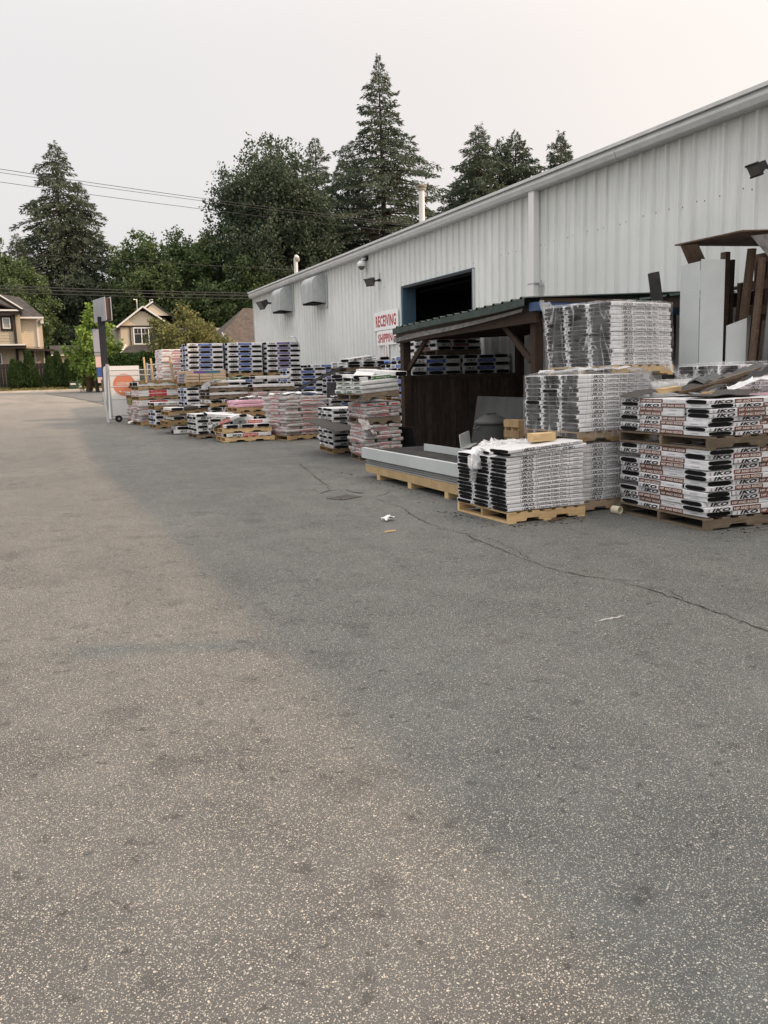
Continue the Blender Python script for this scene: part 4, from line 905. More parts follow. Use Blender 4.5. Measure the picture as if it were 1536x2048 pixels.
loose('redband', 4.85, 21.6, zM+.47, 0, 1.05, .34, .08, 'split white and red bundle sliding off the left of the upper pallet', v=2, rot=(0, R(-16), R(-50)))
loose('plain', 4.95, 21.9, zM+.60, 0, 1.25, .33, .08, 'black-mouthed bundle sagging across the top of the red-lettered heap', v=1, rot=(R(8), R(6), R(8)))
loose('plain', 5.1, 21.55, zM+.53, 0, .5, .33, .11, 'short crumpled white bundle end on the red-lettered heap', v=2, rot=(0, R(-4), R(12)))
zN = tz(25)
loose('tealband', 4.52, 24.72, zN+.01, 3, 1.15, .36, .10, 'white bundle with teal lettered band lying on the asphalt', v=0)
loose('plain', 4.60, 25.15, zN+.01, 3, 1.15, .40, .10, 'white bundle on the asphalt behind the teal lettered one', v=1)
loose('plain', 4.78, 24.95, zN+.112, -90, .9, .40, .09, 'white black-ended bundle across the teal lettered one, right', v=2)
loose('plain', 4.24, 24.98, zN+.112, -90, .9, .42, .10, 'black-ended bundle across the teal lettered one, left', v=0)
pallet('tilted yellow pallet in the middle of the low white heap', 3.82, 24.55, zN+.25, 4, 1.2, 1.0, 'mid_wood', ry=-4)
for i, nm in enumerate(('left', 'middle', 'right')): loose('plain', 4.1+i*.38, 25.05, zN+.40+i*.026, -86, .95, .36, .09, f'{nm} of three white black-ended bundles on the tilted pallet', v=i)
pallet('upper yellow pallet carrying the topmost white bundles of the low heap', 3.84, 24.5, zN+.52, 3, 1.24, 1.0, 'mid_wood', ry=-3)
for i, nm in enumerate(('left white', 'middle black', 'right white')):
    me = 'plain'; loose(me, 4.06+i*.40, 24.98, zN+.665+i*.021, -87, 1.0, .385, .08 if i != 1 else .06, f'{nm} top bundle on the low heap by the left end', v=i) if i != 1 else \
        MB().b2((-.19, -.5, 0), (.19, .5, .07), 'shingle_sheet').obj('shingle_bundle', None, (4.46, 24.98, zN+.69), (0, R(-3), R(3)), label='unwrapped black bundle between two white ones on the low heap', category='shingle bundle', group='loose bundles on the low pallets')
# bags and bundles lying loose on the loads
loose('plain', 6.0, 14.95, 1.145+mz+.035, 0, 1.0, .36, .08, 'white bundle bent over the corner of the green lettered load', v=2, rot=(R(2), R(-7), R(62)))
loose('plain', 6.28, 14.85, 1.145+mz+.055, 0, .95, .36, .085, 'white black-mouthed bundle lying across the green lettered load', v=1, rot=(0, R(4), R(-62)))
loose('plain', 6.0, 15.5, 1.145+mz+.01, 20, .9, .36, .07, 'white bundle at the back of the green lettered load', v=0)
zT = tz(22)+1.66+hz
loose('black', 8.75, 22.3, zT+.03, 0, 1.05, .36, .09, 'puffed white bundle lying skew on the thin dark-pallet load', v=1, rot=(0, R(-6), R(25)))
loose('black', 9.3, 22.4, zT+.02, 0, 1.0, .36, .09, 'black-ended bundle at the right end of the thin dark-pallet load', v=2, rot=(0, 0, R(-80)))
loose('plain', 5.6, 24.7, tz(24.3)+1.42, 10, 1.0, .34, .06, 'loose white strip bundle on top of the untidy tall load', v=0)
loose('plain', 6.7, 24.1, tz(23.6)+1.51, 15, 1.1, .36, .08, 'white bundle lying open on the grey pallet below the metal angle', v=1)
# ------------------------------------------------------------------ small things around the stacks
def crumple(name, label, cat, pts, w, m, loc=(0, 0, 0), amp=.05, nu=26, nv=9, seed=0, thick=0, group=None):
    # a strip of loose film or paper laid along a path of points, ruffled
    P = [Vector(p) for p in pts]; vs = []; fs = []
    segs = len(P)-1
    for i in range(nu):
        t = i/(nu-1)*segs; k = min(int(t), segs-1); f = t-k
        p = P[k].lerp(P[k+1], f*f*(3-2*f) if segs > 1 else f); d = (P[k+1]-P[k]).normalized(); side = d.cross(Vector((0, 0, 1)))
        if side.length < .05: side = Vector((.6, -.8, 0))
        side.normalize(); up = side.cross(d)
        ww = w if not isinstance(w, (list, tuple)) else w[k]+(w[k+1]-w[k])*f
        for j in range(nv):
            s = (j/(nv-1)-.5); q = p+side*(ww*s)
            n1 = mnoise.noise(Vector((i*.55+seed, j*.8, seed*3.1))); n2 = mnoise.noise(Vector((i*.9, j*1.3+seed, 7+seed)))
            q += up*(amp*(abs(n1)*1.4+.2))+side*(amp*n2*.8)+d*(amp*.5*n1)
            vs.append(q-Vector(loc))
    for i in range(nu-1):
        for j in range(nv-1): a = i*nv+j; fs.append((a, a+1, a+nv+1, a+nv))
    o = MB().add(vs, fs, m, smooth=True).obj(name, None, loc, label=label, category=cat)
    if group: o['group'] = group
    return o
FT_ = .133+14*.0415+.03
crumple('plastic_sheet', 'torn milky plastic sheet hanging over the left end of the unwrapped front stack', 'plastic sheet', [(5.5, 8.6, FT_+.02), (5.15, 8.45, FT_+.05), (4.86, 8.38, FT_+.03), (4.66, 8.33, FT_-.02), (4.635, 8.30, FT_-.2), (4.63, 8.33, FT_-.34)], [.55, .55, .38, .20, .13, .10], 'milky_film', (4.9, 8.4, FT_), .06, 34, 9, 1)
crumple('plastic_sheet', 'bunched milky plastic behind the yellow wood block on the front stack', 'plastic sheet', [(5.3, 8.75, FT_+.01), (5.62, 8.6, FT_+.04), (5.72, 8.3, FT_+.02)], .25, 'milky_film', (5.5, 8.6, FT_), .06, 20, 8, 2)
crumple('plastic_sheet', 'clear plastic sheet hanging from the shed corner behind the wrapped loads', 'plastic sheet', [(7.42, 11.12, 2.62), (7.44, 11.10, 2.1), (7.5, 11.08, 1.6), (7.58, 11.0, 1.2)], [1.3, .5, .28, .24], 'loose_film', (7.44, 11.1, 1.2), .09, 22, 14, 3)
crumple('plastic_sheet', 'clear plastic trailing from the leaning top load over the brown-printed stack', 'plastic sheet', [(6.9, 7.98, 1.62), (7.15, 7.86, 1.45), (7.4, 7.75, 1.40), (7.7, 7.7, 1.62)], [.3, .35, .35, .25], 'stretch_film', (7.3, 7.8, 1.3), .07, 24, 9, 4)
crumple('plastic_sheet', 'ruffled clear plastic gathered on top of the middle wrapped load', 'plastic sheet', [(5.78, 8.7, 1.565), (6.1, 8.2, 1.58), (6.5, 7.93, 1.58), (6.72, 7.9, 1.42)], [.35, .4, .4, .2], 'loose_film', (6.1, 8.3, 1.5), .07, 24, 9, 5)
crumple('plastic_sheet', 'crumpled clear plastic bunch beside the lone silver bag load', 'plastic sheet', [(7.0, 20.55, tz(20.5)+.02), (7.1, 20.5, .3), (7.35, 20.6, .52), (7.6, 20.7, .3)], [.15, .4, .5, .3], 'milky_film', (7.2, 20.6, 0), .14, 20, 9, 6)
o = thing('wood_block', 'yellow wood block lying on the unwrapped front stack', 'wood block', (5.10, 7.86, FT_+.105), 6)
MB().b2((0, 0, 0), (.30, .10, .085), 'new_wood').obj('block', o); MB().b2((.06, .102, 0), (.40, .19, .085), 'new_wood').obj('block', o)
zA = .935+8*.0445
MB().b2((0, 0, 0), (.30, .09, .048), 'new_wood').obj('wood_block', None, (6.34, 7.28, zA+.045), (R(2), R(-4), R(8)), label='yellow wood offcut on the left of the upper brown-printed stack', category='wood block')
MB().bar((0, 0, 0), (.62, -.12, .012), .05, .018, 'new_wood').obj('wood_stick', None, (6.58, 6.95, zA+.045), label='flat yellow wood strip on top of the upper brown-printed stack', category='wood stick')
MB().bar((0, 0, 0), (1.25, .22, .16), .05, .03, 'brown_lumber').obj('wood_stick', None, (6.42, 7.1, zA+.05), label='long brown stick lying across the top of the brown-printed stack', category='wood stick')
MB().bar((0, 0, 0), (1.5, .1, .30), .06, .035, 'old_wood').obj('wood_stick', None, (6.95, 7.25, zA+.12), label='grey stick sloping up off the brown-printed stack to the right', category='wood stick')
def tab(label, loc, rot, w, d, bend=.03, m='shingle_sheet', t=.006, name='shingle_sheet'):
    mb = MB(); n = 8; vs = []
    for k in range(n+1):
        x = -w/2+w*k/n; z = bend*math.sin(math.pi*k/n*1.3)
        for y in (-d/2, d/2):
            vs += [(x, y, z), (x, y, z+t)]
    fs = []
    for k in range(n):
        a = 4*k; fs += [(a+1, a+3, a+7, a+5), (a, a+4, a+6, a+2), (a, a+1, a+5, a+4), (a+2, a+6, a+7, a+3)]
    fs += [(0, 2, 3, 1), (4*n, 4*n+1, 4*n+3, 4*n+2)]
    return mb.add(vs, fs, m).obj(name, None, loc, tuple(R(q) for q in rot), label=label, category='shingle')
tab('dark loose shingle drooping over the front corner of the upper brown-printed stack', (6.55, 6.72, zA+.012), (0, 2, 20), .7, .34, .02)
tab('dark shingle lying flat behind the yellow offcut on the brown-printed stack', (6.5, 7.5, zA+.03), (2, -3, -10), .8, .36, .05)
tab('second dark shingle near the middle of the brown-printed stack top', (6.95, 6.85, zA+.04), (0, -3, 35), .8, .36, .03)
tab('dark shingle pile edge under the moulded ridge cap', (7.05, 7.3, zA+.09), (3, -6, 10), .8, .4, .04)
# moulded dark ridge cap, wavy with an edge lip
mb = MB(); vs = []; fs = []; n = 30
for k in range(n+1):
    x = .95*k/n; z = .022*math.sin(k*.95)+.02*math.sin(k*.3); a = .15
    for y, h in ((-a, -.06), (-a*.92, .0), (0, .045), (a*.92, .0), (a, -.06)): vs.append((x, y, z*(1 if abs(y) < a*.95 else .4)+h))
    if k:
        for j in range(4): b = (k-1)*5+j; fs.append((b, b+1, b+6, b+5))
mb.add(vs, fs, 'can_grey', smooth=False).obj('ridge_cap', None, (6.92, 7.42, zA+.13), (0, R(-9), R(-3)), label='dark grey moulded ridge cap lying on the debris of the brown-printed stack', category='ridge cap')
crumple('torn_wrapper', 'torn white bundle wrapper with red mark on the brown-printed stack', 'wrapper', [(6.95, 6.98, zA+.05), (7.2, 6.86, zA+.14), (7.42, 6.8, zA+.17)], .34, 'white_wrap', (7.2, 6.9, zA), .05, 14, 8, 8)
# flashing tray and metal sheets on long skids
o = thing('sheet_metal_stack', 'stack of long grey sheet metal trays with dark top resting on a yellow beam', 'sheet metal', (5.02, 9.6, 0), 0)
rr = random.Random(9)
yA, yB = -.45, 3.15
for i in range(9):
    z = .205+i*.0105; MB().b2((.02+rr.uniform(0, .05), yA+rr.uniform(0, .12), z), (1.2, yB-rr.uniform(0, .12), z+.0085), 'grey_sheet' if i % 3 else 'flashing').obj('sheet', o)
mb = MB(); mb.prism([(-.01, .315), (0, .315), (0, .468), (.06, .470), (.06, .478), (-.01, .478)], 1, yA, yB, 'flashing'); mb.obj('front_flange', o)
MB().b2((.065, yA+.02, .38), (1.22, yB-.02, .44), 'tar_paper').obj('dark_top', o)
MB().b2((.7, .6, .445), (.72, 2.3, .55), 'flashing').b2((.722, .6, .445), (.95, 2.3, .452), 'flashing').obj('loose_tray', o)
o = thing('skid', 'long yellow timber skid on short blocks under the sheet metal', 'skid', (5.02, 9.6, 0), -1)
MB().b2((0, -.30, .085), (.055, 3.15, .20), 'new_wood').obj('beam', o); MB().b2((1.0, -.30, .085), (1.055, 3.15, .20), 'new_wood').obj('beam', o)
for yy in (.15, 1.35, 2.55): MB().b2((-.0, yy, 0), (1.06, yy+.11, .084), 'new_wood').obj('block', o)
MB().b2((-.26, -1.0, 0), (.26, 1.0, .012), 'tar_paper').obj('dark_sheet', None, (5.62, 9.0, .30), (0, R(60), 0), label='dark sheet edge leaning between the sheet metal and the front stack', category='sheet')
# things inside the shed
o = thing('trash_can', 'grey round rubbish bin with domed lid inside the shed', 'trash can', (7.33, 12.6, .127))
MB().lathe([(.195, 0), (.20, .02), (.245, .60), (.25, .62), (.27, .625), (.272, .66)], 'can_grey', n=28).obj('body', o)
MB().lathe([(.285, .64), (.288, .675), (.25, .70), (.20, .735), (.12, .775), (.05, .785), (0, .787)], 'can_lid', n=28).obj('lid', o)
for s in (-1, 1): MB().tube([(s*.26, -.06, .60), (s*.32, -.05, .56), (s*.32, .05, .56), (s*.26, .06, .60)], .014, 'can_lid', 6).obj('handle', o)
MB().b2((-.09, -.02, .783), (.09, .02, .81), 'can_lid').obj('lid_grip', o)
pallet('wooden pallet on the shed floor under the grey bin', 6.95, 12.1, 0, 0, 1.0, 1.1, 'old_wood')
pallet('wooden pallet standing on edge between the bin and the wrapped loads', 6.33, 9.95, 0, 4, .96, .35, 'mid_wood', ry=-90)
mb = MB(); mb.b2((0, 0, 0), (.02, 2.2, 1.05), 'panel_grey'); mb.obj('leaning_sheet', None, (7.75, 12.2, .14), (0, R(9), R(-4)), label='large flat grey panel leaning upright behind the bin in the shed', category='metal sheet')
MB().b2((0, 0, 0), (.015, .9, .22), 'flashing').b2((.016, 0, 0), (.14, .9, .010), 'flashing').obj('flashing_piece', None, (6.2, 11.6, .46), (0, R(-6), R(-38)), label='bent pale flashing piece lying on the sheet metal in the shed', category='flashing')
MB().b2((0, 0, 0), (.02, .75, .62), 'tar_paper').obj('dark_board', None, (6.9, 14.6, .02), (0, R(-10), R(10)), label='dark board leaning on the silver load by the shed post', category='board')
# lumber rack and panels at the right edge
o = thing('metal_flashing', 'two tall pale grey bent panels standing upright together by the lumber rack', 'metal sheet', (8.3, 8.85, 0))
mb = MB(); mb.add([(0, 0, 0), (-.10, .25, 0), (-.12, .25, 2.93), (-.02, 0, 2.96), (.012, .012, 0), (-.09, .262, 0), (-.108, .262, 2.93), (-.008, .012, 2.96)], [(0, 1, 2, 3), (4, 7, 6, 5), (0, 4, 5, 1), (3, 2, 6, 7), (0, 3, 7, 4), (1, 5, 6, 2)], 'flashing').obj('panel', o)
mb = MB(); mb.add([(.006, -.004, 0), (.27, -.15, 0), (.25, -.15, 2.97), (-.014, -.004, 2.985), (.016, .01, 0), (.28, -.136, 0), (.26, -.136, 2.97), (-.004, .01, 2.985)], [(0, 3, 2, 1), (4, 5, 6, 7), (0, 1, 5, 4), (3, 7, 6, 2), (0, 4, 7, 3), (1, 2, 6, 5)], 'flashing').obj('panel', o)
MB().prism([(0, 0), (.26, -.06), (.26, 2.22), (.0, 2.13)], 1, 0, .012, 'flashing').obj('metal_flashing', None, (8.60, 8.69, 0), (0, 0, R(-25)), label='shorter pale panel with slanted top beside the two tall panels', category='metal sheet')
o = thing('lumber_rack', 'brown plywood roofed lumber rack at the right edge against the wall', 'lumber rack', (8.9, 8.3, 0))
def slab(pts, t, m, name, par, base=(0, 0, 0)):
    P = [Vector(p)-Vector(base) for p in pts]; nrm = (P[1]-P[0]).cross(P[2]-P[0]).normalized()*t; n = len(P)
    return MB().add([tuple(p) for p in P]+[tuple(p+nrm) for p in P], [tuple(range(n)), tuple(range(n, 2*n))[::-1]]+[(i, (i+1) % n, n+(i+1) % n, n+i) for i in range(n)], m).obj(name, par)
B_ = (8.9, 8.3, 0)
slab([(8.2, 9.25, 3.205), (8.58, 8.46, 3.28), (9.9, 8.1, 3.30), (9.7, 9.2, 3.24)], .018, 'plywood_brown', 'roof_board', o, B_)
slab([(8.24, 9.18, 3.19), (8.36, 9.0, 3.19), (8.62, 9.05, 2.88), (8.46, 9.22, 2.90)], .03, 'plywood_brown', 'bracket', o, B_)
slab([(9.72, 9.3, 2.2), (9.78, 7.6, 2.2), (9.74, 7.6, 3.18), (9.68, 9.3, 3.14)], .015, 'plywood_brown', 'back_board', o, B_)
slab([(8.66, 8.40, 3.22), (9.3, 7.75, 3.25), (9.25, 7.85, 2.2)], .016, 'weathered_ply', 'side_board', o, B_)
for y in (9.2, 7.4):
    for x in (9.05, 9.95): MB().b2((x-8.9, y-8.3, 0), (x-8.82, y-8.2, 3.15), 'brown_lumber').obj('post', o)
for z in (2.69, 2.36): MB().b2((.42, -1.0, z-.07), (.46, .95, z+.05), 'brown_lumber').obj('rail', o)
MB().b2((.155, -.9, 1.3), (.19, .9, 1.45), 'dark_timber').obj('rail', o)
for i, (p0, p1, w, h, m, lab) in enumerate((((8.93, 8.95, .3), (9.02, 8.72, 3.12), .10, .06, 'brown_lumber', 'wide brown plank leaning in the rack, left of centre'), ((8.80, 8.55, .3), (8.80, 8.33, 2.95), .085, .045, 'brown_lumber', 'narrow brown plank leaning in front of the rack rails'),
      ((9.2, 9.28, .2), (9.2, 9.25, 3.05), .09, .05, 'dark_timber', 'dark plank at the left side inside the rack'), ((9.35, 9.0, .2), (9.35, 8.85, 3.0), .09, .04, 'dark_timber', 'dark plank deep inside the lumber rack'),
      ((9.2, 8.75, .3), (9.26, 8.6, 2.5), .045, .04, 'grey_sheet', 'thin grey strip leaning inside the lumber rack'), ((9.1, 8.6, .3), (9.15, 8.5, 2.35), .05, .04, 'grey_sheet', 'second thin grey strip in front inside the lumber rack'), ((9.3, 8.9, .3), (9.33, 8.75, 2.2), .05, .04, 'old_wood', 'grey batten behind the strips in the lumber rack'),
      ((9.45, 9.15, .2), (9.5, 9.0, 3.0), .16, .04, 'dark_timber', 'broad dark plank at the back of the rack, leftmost'), ((9.5, 8.92, .2), (9.55, 8.75, 2.9), .14, .04, 'dark_timber', 'dark plank at the back of the rack, behind the batten'), ((9.6, 8.7, .2), (9.6, 8.5, 3.05), .15, .04, 'dark_timber', 'dark plank at the back of the rack behind the narrow brown one'),
      ((9.25, 8.45, .2), (9.32, 8.3, 2.7), .09, .045, 'old_wood', 'weathered grey plank at the right inside the lumber rack'), ((9.0, 9.05, .3), (9.12, 8.98, 2.7), .05, .05, 'dark_timber', 'thin dark stick left of the wide brown plank'),
      ((9.0, 8.1, .3), (9.1, 7.95, 2.8), .11, .045, 'brown_lumber', 'broad brown plank at the right end of the lumber rack'))):
    c = Vector(p0); MB().bar((0, 0, 0), Vector(p1)-c, w, h, m, up=(1, 0, 0)).obj('plank', None, c, label=lab, category='plank', group='planks in the lumber rack')
MB().bar((0, 0, 0), (-.22, .10, 1.5), .12, .12, 'tar_paper').obj('grey_post', None, (8.12, 9.2, 1.36), label='dark grey square post leaning up behind the topmost wrapped load', category='post')
# odds and ends beyond
o = thing('metal_angle', 'long grey metal angle leaning across the loads towards the wall', 'metal angle', (6.5, 23.4, tz(23)+.85))
MB().bar((0, 0, 0), (2.15, -1.3, 1.12), .10, .012, 'tar_paper', up=(0, -.6, 1)).bar((0, .04, 0), (2.15, -1.26, 1.12), .012, .08, 'tar_paper').obj('angle', o)
crumple('tarp', 'bright blue tarp folded on the purple-printed load under the arrow', 'tarp', [(9.0, 20.5, tz(20)+1.87), (9.5, 20.7, tz(20)+1.93), (10.1, 20.6, tz(20)+1.90)], .6, 'blue_tarp', (9.5, 20.6, 1.9), .10, 18, 9, 12)
tab('dark sheet lying flat and sticking out from the low black-printed load', (6.12, 16.75, .60), (9, 3, 14), 1.05, 1.3, .03, 'shingle_sheet', .012, 'dark_sheet')
o = MB().b2((0, 0, 0), (.5, .5, .42), 'tar_paper').obj('dark_box', None, (7.75, 21.4, tz(21.5)+.125+14*.062), (0, R(4), R(12)), label='dark square box on the low load behind the silver load', category='box')
for i, (x, y, lx, lz, lab) in enumerate(((3.85, 28.62, -.02, .62, 'left upright yellow stick on the red-printed load'), (4.12, 28.9, -.03, .58, 'middle upright yellow stick on the red-printed load'), (4.72, 28.75, -.04, .66, 'right upright yellow stick on the red-printed load'))):
    MB().bar((0, 0, 0), (lx*1.6, 0, lz+.2), .085, .05, 'new_wood', up=(1, 0, 0)).obj('wood_stick', None, (x, y, tz(28.6)+1.38), label=lab, category='wood stick', group='upright sticks on the red-printed load')
pallet('broken yellow pallet lying among the sticks on the red-printed load', 3.6, 28.62, tz(28.6)+1.33, 6, 1.25, 1.0, 'mid_wood')
crumple('torn_wrapper', 'torn grey wrapper hanging off the left of the untidy tall load', 'wrapper', [(5.3, 24.4, tz(24)+1.45), (4.98, 24.35, tz(24)+1.42), (4.85, 24.3, tz(24)+1.22)], .4, 'grey_plastic', (5.0, 24.3, 1.2), .07, 14, 8, 15)
crumple('torn_wrapper', 'green and white wrapper across the top tier of the untidy tall load', 'wrapper', [(5.0, 24.27, tz(24)+1.50), (5.5, 24.25, tz(24)+1.52), (6.1, 24.28, tz(24)+1.56)], .12, 'green_wrap', (5.5, 24.3, 1.5), .03, 14, 6, 16)
crumple('torn_wrapper', 'black torn wrapper bunched above the small olive load', 'wrapper', [(3.48, 29.9, tz(30)+1.13), (3.7, 29.85, tz(30)+1.17), (3.9, 29.9, tz(30)+1.13)], .4, 'shingle_black', (3.4, 29.9, 1.1), .14, 16, 8, 17)
crumple('torn_wrapper', 'torn silver wrapper hanging open on the tall silver load', 'wrapper', [(5.86, 14.72, .80), (5.78, 14.55, .77), (5.82, 14.42, .62), (5.9, 14.36, .55)], .22, 'silver_wrap', (5.85, 14.5, .6), .06, 16, 8, 18)
crumple('paper_scrap', 'crumpled white paper scrap on the open asphalt', 'litter', [(3.64, 8.62, .006), (3.70, 8.64, .03), (3.75, 8.64, .006)], .10, 'white_paint', (3.7, 8.64, 0), .045, 10, 7, 20)
o = thing('tape_roll', 'cream cardboard tube end lying between the stacks', 'tape roll', (6.08, 7.62, .045), 12)
MB().tube([(0, 0, 0), (0, .10, 0)], .046, 'cup_cream', 16, cap=False).tube([(0, .10, 0), (0, 0, 0)], .034, 'cup_cream', 16, cap=False).add([(q*math.cos(t), 0, q*math.sin(t)) for q in (.046, .034) for t in [2*math.pi*k/16 for k in range(16)]], [(k, (k+1) % 16, 16+(k+1) % 16, 16+k) for k in range(16)], 'cup_cream').obj('tube', o)
for i, (x, y, a, l, lab) in enumerate(((5.14, 7.62, 20, .30, 'thin splinter of wood beside the front pallet'), (5.20, 7.66, 38, .22, 'second wood splinter crossing the first by the front pallet'), (3.36, 7.96, 8, .13, 'pale wood splinter on the open asphalt below the white scrap'))):
    MB().bar((0, 0, .012), (l, 0, .012), .02, .012, 'new_wood' if i == 2 else 'brown_lumber').obj('wood_splinter', None, (x, y, 0), (0, 0, R(a)), label=lab, category='wood splinter')

# ------------------------------------------------------------------ gate, bin, pole sign
def chain_link(mb, L, H, z0, r=.0035, s=.085):
    n = int((L+H)/s)
    for i in range(n):
        for d in (1, -1):
            a = i*s; x0, x1 = (a-H, a)
            z_a, z_b = (0, H) if d > 0 else (H, 0)
            pa, pb = [x0, z_a], [x1, z_b]
            sl = (pb[1]-pa[1])/(pb[0]-pa[0])
            if pa[0] < 0: pa = [0, pa[1]+sl*(-pa[0])]
            if pb[0] > L: pb = [L, pb[1]-sl*(pb[0]-L)]
            if pb[0]-pa[0] > .02: mb.bar((pa[0], d*.003, z0+pa[1]), (pb[0], d*.003, z0+pb[1]), r*2, r*2, 'galv')
    return mb
zG = tz(30.8)
o = thing('wire_gate', 'rolling chain link gate on a small black wheel at the yard entrance', 'gate', (2.92, 30.9, zG), 6)
MB().tube([(0, 0, .12), (0, 0, 1.98)], .03, 'galv', 8).obj('upright', o); MB().tube([(1.45, 0, .12), (1.45, 0, 1.9)], .03, 'galv', 8).obj('upright', o)
for z in (.14, .22, .78, 1.22, 1.60, 1.78): MB().tube([(0, 0, z), (1.45, 0, z)], .022, 'galv', 6).obj('rail', o)
chain_link(MB(), 1.45, 1.62, .16).obj('chain_link', o, kind='stuff')
w = MB().tube([(.22, -.04, .12), (.22, .04, .12)], .12, 'rubber', 16).tube([(.22, -.045, .12), (.22, .045, .12)], .04, 'galv', 8).obj('wheel', o)
o = thing('wire_fence', 'chain link fence running from the gate behind the left loads', 'fence', (4.45, 32.6, tz(32.6)), 2)
for x in (0, 2.2, 4.4): MB().tube([(x, 0, 0), (x, 0, 2.0)], .03, 'galv', 8).obj('post', o)
MB().tube([(0, 0, 1.94), (4.4, 0, 1.94)], .022, 'galv', 6).obj('rail', o); MB().tube([(0, 0, 1.55), (4.4, 0, 1.55)], .018, 'galv', 6).obj('rail', o)
chain_link(MB(), 4.4, 1.85, .08).obj('chain_link', o, kind='stuff')
o = thing('entrance_post', 'grey steel post leaning by the gate at the entrance', 'post', (2.78, 30.7, zG))
MB().tube([(0, 0, 0), (-.10, .1, 1.05)], .04, 'pale_steel', 8).obj('pole', o); MB().tube([(-.02, .3, 0), (.02, .3, .5), (.06, .3, 1.3), (.10, .3, 2.0)], .035, 'galv', 8).obj('stay', o)
zB = tz(33)
o = thing('donation_bin', 'white clothing donation bin with big orange disc behind the wire gate', 'donation bin', (3.02, 32.4, zB), 4)
MB().b2((0, 0, 0), (1.12, .95, 1.78), 'bin_white').obj('body', o)
mb = MB(); mb.prism([(0, 1.78), (1.0, 1.78), (.72, 1.90), (0, 1.90)], 0, .0, 1.12, 'bin_white').obj('hatch', o)
mb = MB(); mb.add([(.56+.40*math.cos(2*math.pi*k/40), -.004, 1.22+.40*math.sin(2*math.pi*k/40)) for k in range(40)], [tuple(range(40))], 'bin_orange'); mb.obj('disc', o)
mb = MB(); Mx = Matrix(((1, 0, 0, .27), (0, 0, 1, -.007), (0, 1, 0, 1.22), (0, 0, 0, 1))); put_text(mb, 'CLOTHING', 'bin_white', Mx, .58, .10, .02)
for k in range(6): mb.b2((.48+k*.045, -.008, .96), (.515+k*.045, -.0065, .985), 'bin_white')
mb.add([(.40+.03*math.cos(t), -.0075, .98+.03*math.sin(t)) for t in [2*math.pi*k/12 for k in range(12)]], [tuple(range(12))], 'bin_white'); mb.obj('lettering', o)
zS = tz(47)
o = thing('pole_sign', 'tall black pole sign with a pale double-sided board and small panels', 'sign', (4.28, 47.2, zS))
MB().b2((-.17, -.17, 0), (.17, .17, 4.35), 'pole_black').obj('pole', o)
M = T(.12, .1, 4.15, 101) @ Matrix.Diagonal((.74, .6, .93, 1))
MB().b2((-1.35, -.20, .02), (1.35, .20, 1.16), 'rust_brown', M).obj('sign_box', o)
for s in (-1, 1):
    MB().b2((-1.42, s*.24-.035, -.04), (1.42, s*.24+.035, 1.22), 'sign_pale', M).obj('sign_face', o)
mb = MB(); Mt = M @ Matrix(((-1, 0, 0, 1.15), (0, 0, 1, .278), (0, 1, 0, .28), (0, 0, 0, 1))); 
for k, (a, b, h) in enumerate(((0, .35, .6), (.42, .62, .45), (.7, 1.05, .62), (1.15, 1.5, .45), (1.58, 1.75, .62), (1.85, 2.2, .45))):
    mb.add([(a, 0, 0), (a+.1, 0, 0), (a+.16, h, 0), (a+.06, h, 0)], [(0, 1, 2, 3)], 'ink_grey', Mt).add([(b-.1, 0, 0), (b, 0, 0), (a+.2, h, 0), (a+.1, h, 0)], [(0, 1, 2, 3)], 'ink_grey', Mt)
mb.obj('lettering', o)
for z0_, z1_, m in ((2.55, 3.72, 'sign_pale'), (2.36, 2.52, 'ink_grey'), (1.78, 2.33, 'sign_pink'), (1.28, 1.76, 'sign_blue'), (.98, 1.27, 'sign_pink')):
    MB().b2((-.52+.05*(3-z0_), -.34, z0_), (-.19, -.30, z1_), m).obj('panel', o)
o = thing('timber_post', 'short weathered timber post at the foot of the pole sign', 'post', (4.12, 46.6, zS))
MB().tube([(0, 0, 0), (-.02, 0, 1.15)], .11, 'pole_wood', 10).obj('pole', o)

# ------------------------------------------------------------------ street side
zK = tz(70)
o = thing('utility_cabinet', 'low green utility cabinet with pale stickers on the grass verge', 'utility cabinet', (3.55, 67.6, tz(67.6)))
MB().b2((0, 0, 0), (.85, .7, .50), 'cabinet_green').obj('body', o); MB().b2((-.02, -.02, .50), (.87, .72, .56), 'cabinet_green').obj('lid', o)
MB().b2((.06, -.01, .32), (.44, -.004, .44), 'sticker').b2((.64, -.01, .1), (.84, -.004, .46), 'sticker').obj('sticker', o)
o = thing('street_pole', 'grey steel street pole cut off by the left edge', 'street pole', (-1.45, 67.4, tz(67)))
MB().tube([(0, 0, 0), (0, 0, 3), (0, 0, 4.05)], [.17, .13, .10], 'pale_steel', 12).obj('pole', o); MB().b2((-.35, -.06, 2.75), (.03, -.03, 3.55), 'sign_white').obj('sign_plate', o)
o = thing('board_fence', 'dark board fence behind the cedars along the street', 'fence', (-8, 70.6, tz(70.6)))
bd = MB().b2((0, 0, 0), (.225, .03, 1.75), 'fence_dark').data('board')
for i in range(74): link('board', bd, o, (i*.235, (i % 2)*.012, 0))
MB().b2((0, .035, 1.4), (17.4, .08, 1.5), 'fence_dark').obj('rail', o)
def siding(par, x0, x1, z0, z1, y, m, step=.2, holes=()):
    # lapped boards, each a part
    z = z0
    while z < z1-.02:
        h = min(step, z1-z)
        MB().prism([(y, z), (y-.022, z), (y-.004, z+h-.003), (y, z+h-.003)], 0, x0, x1, m).obj('siding_board', par); z += step
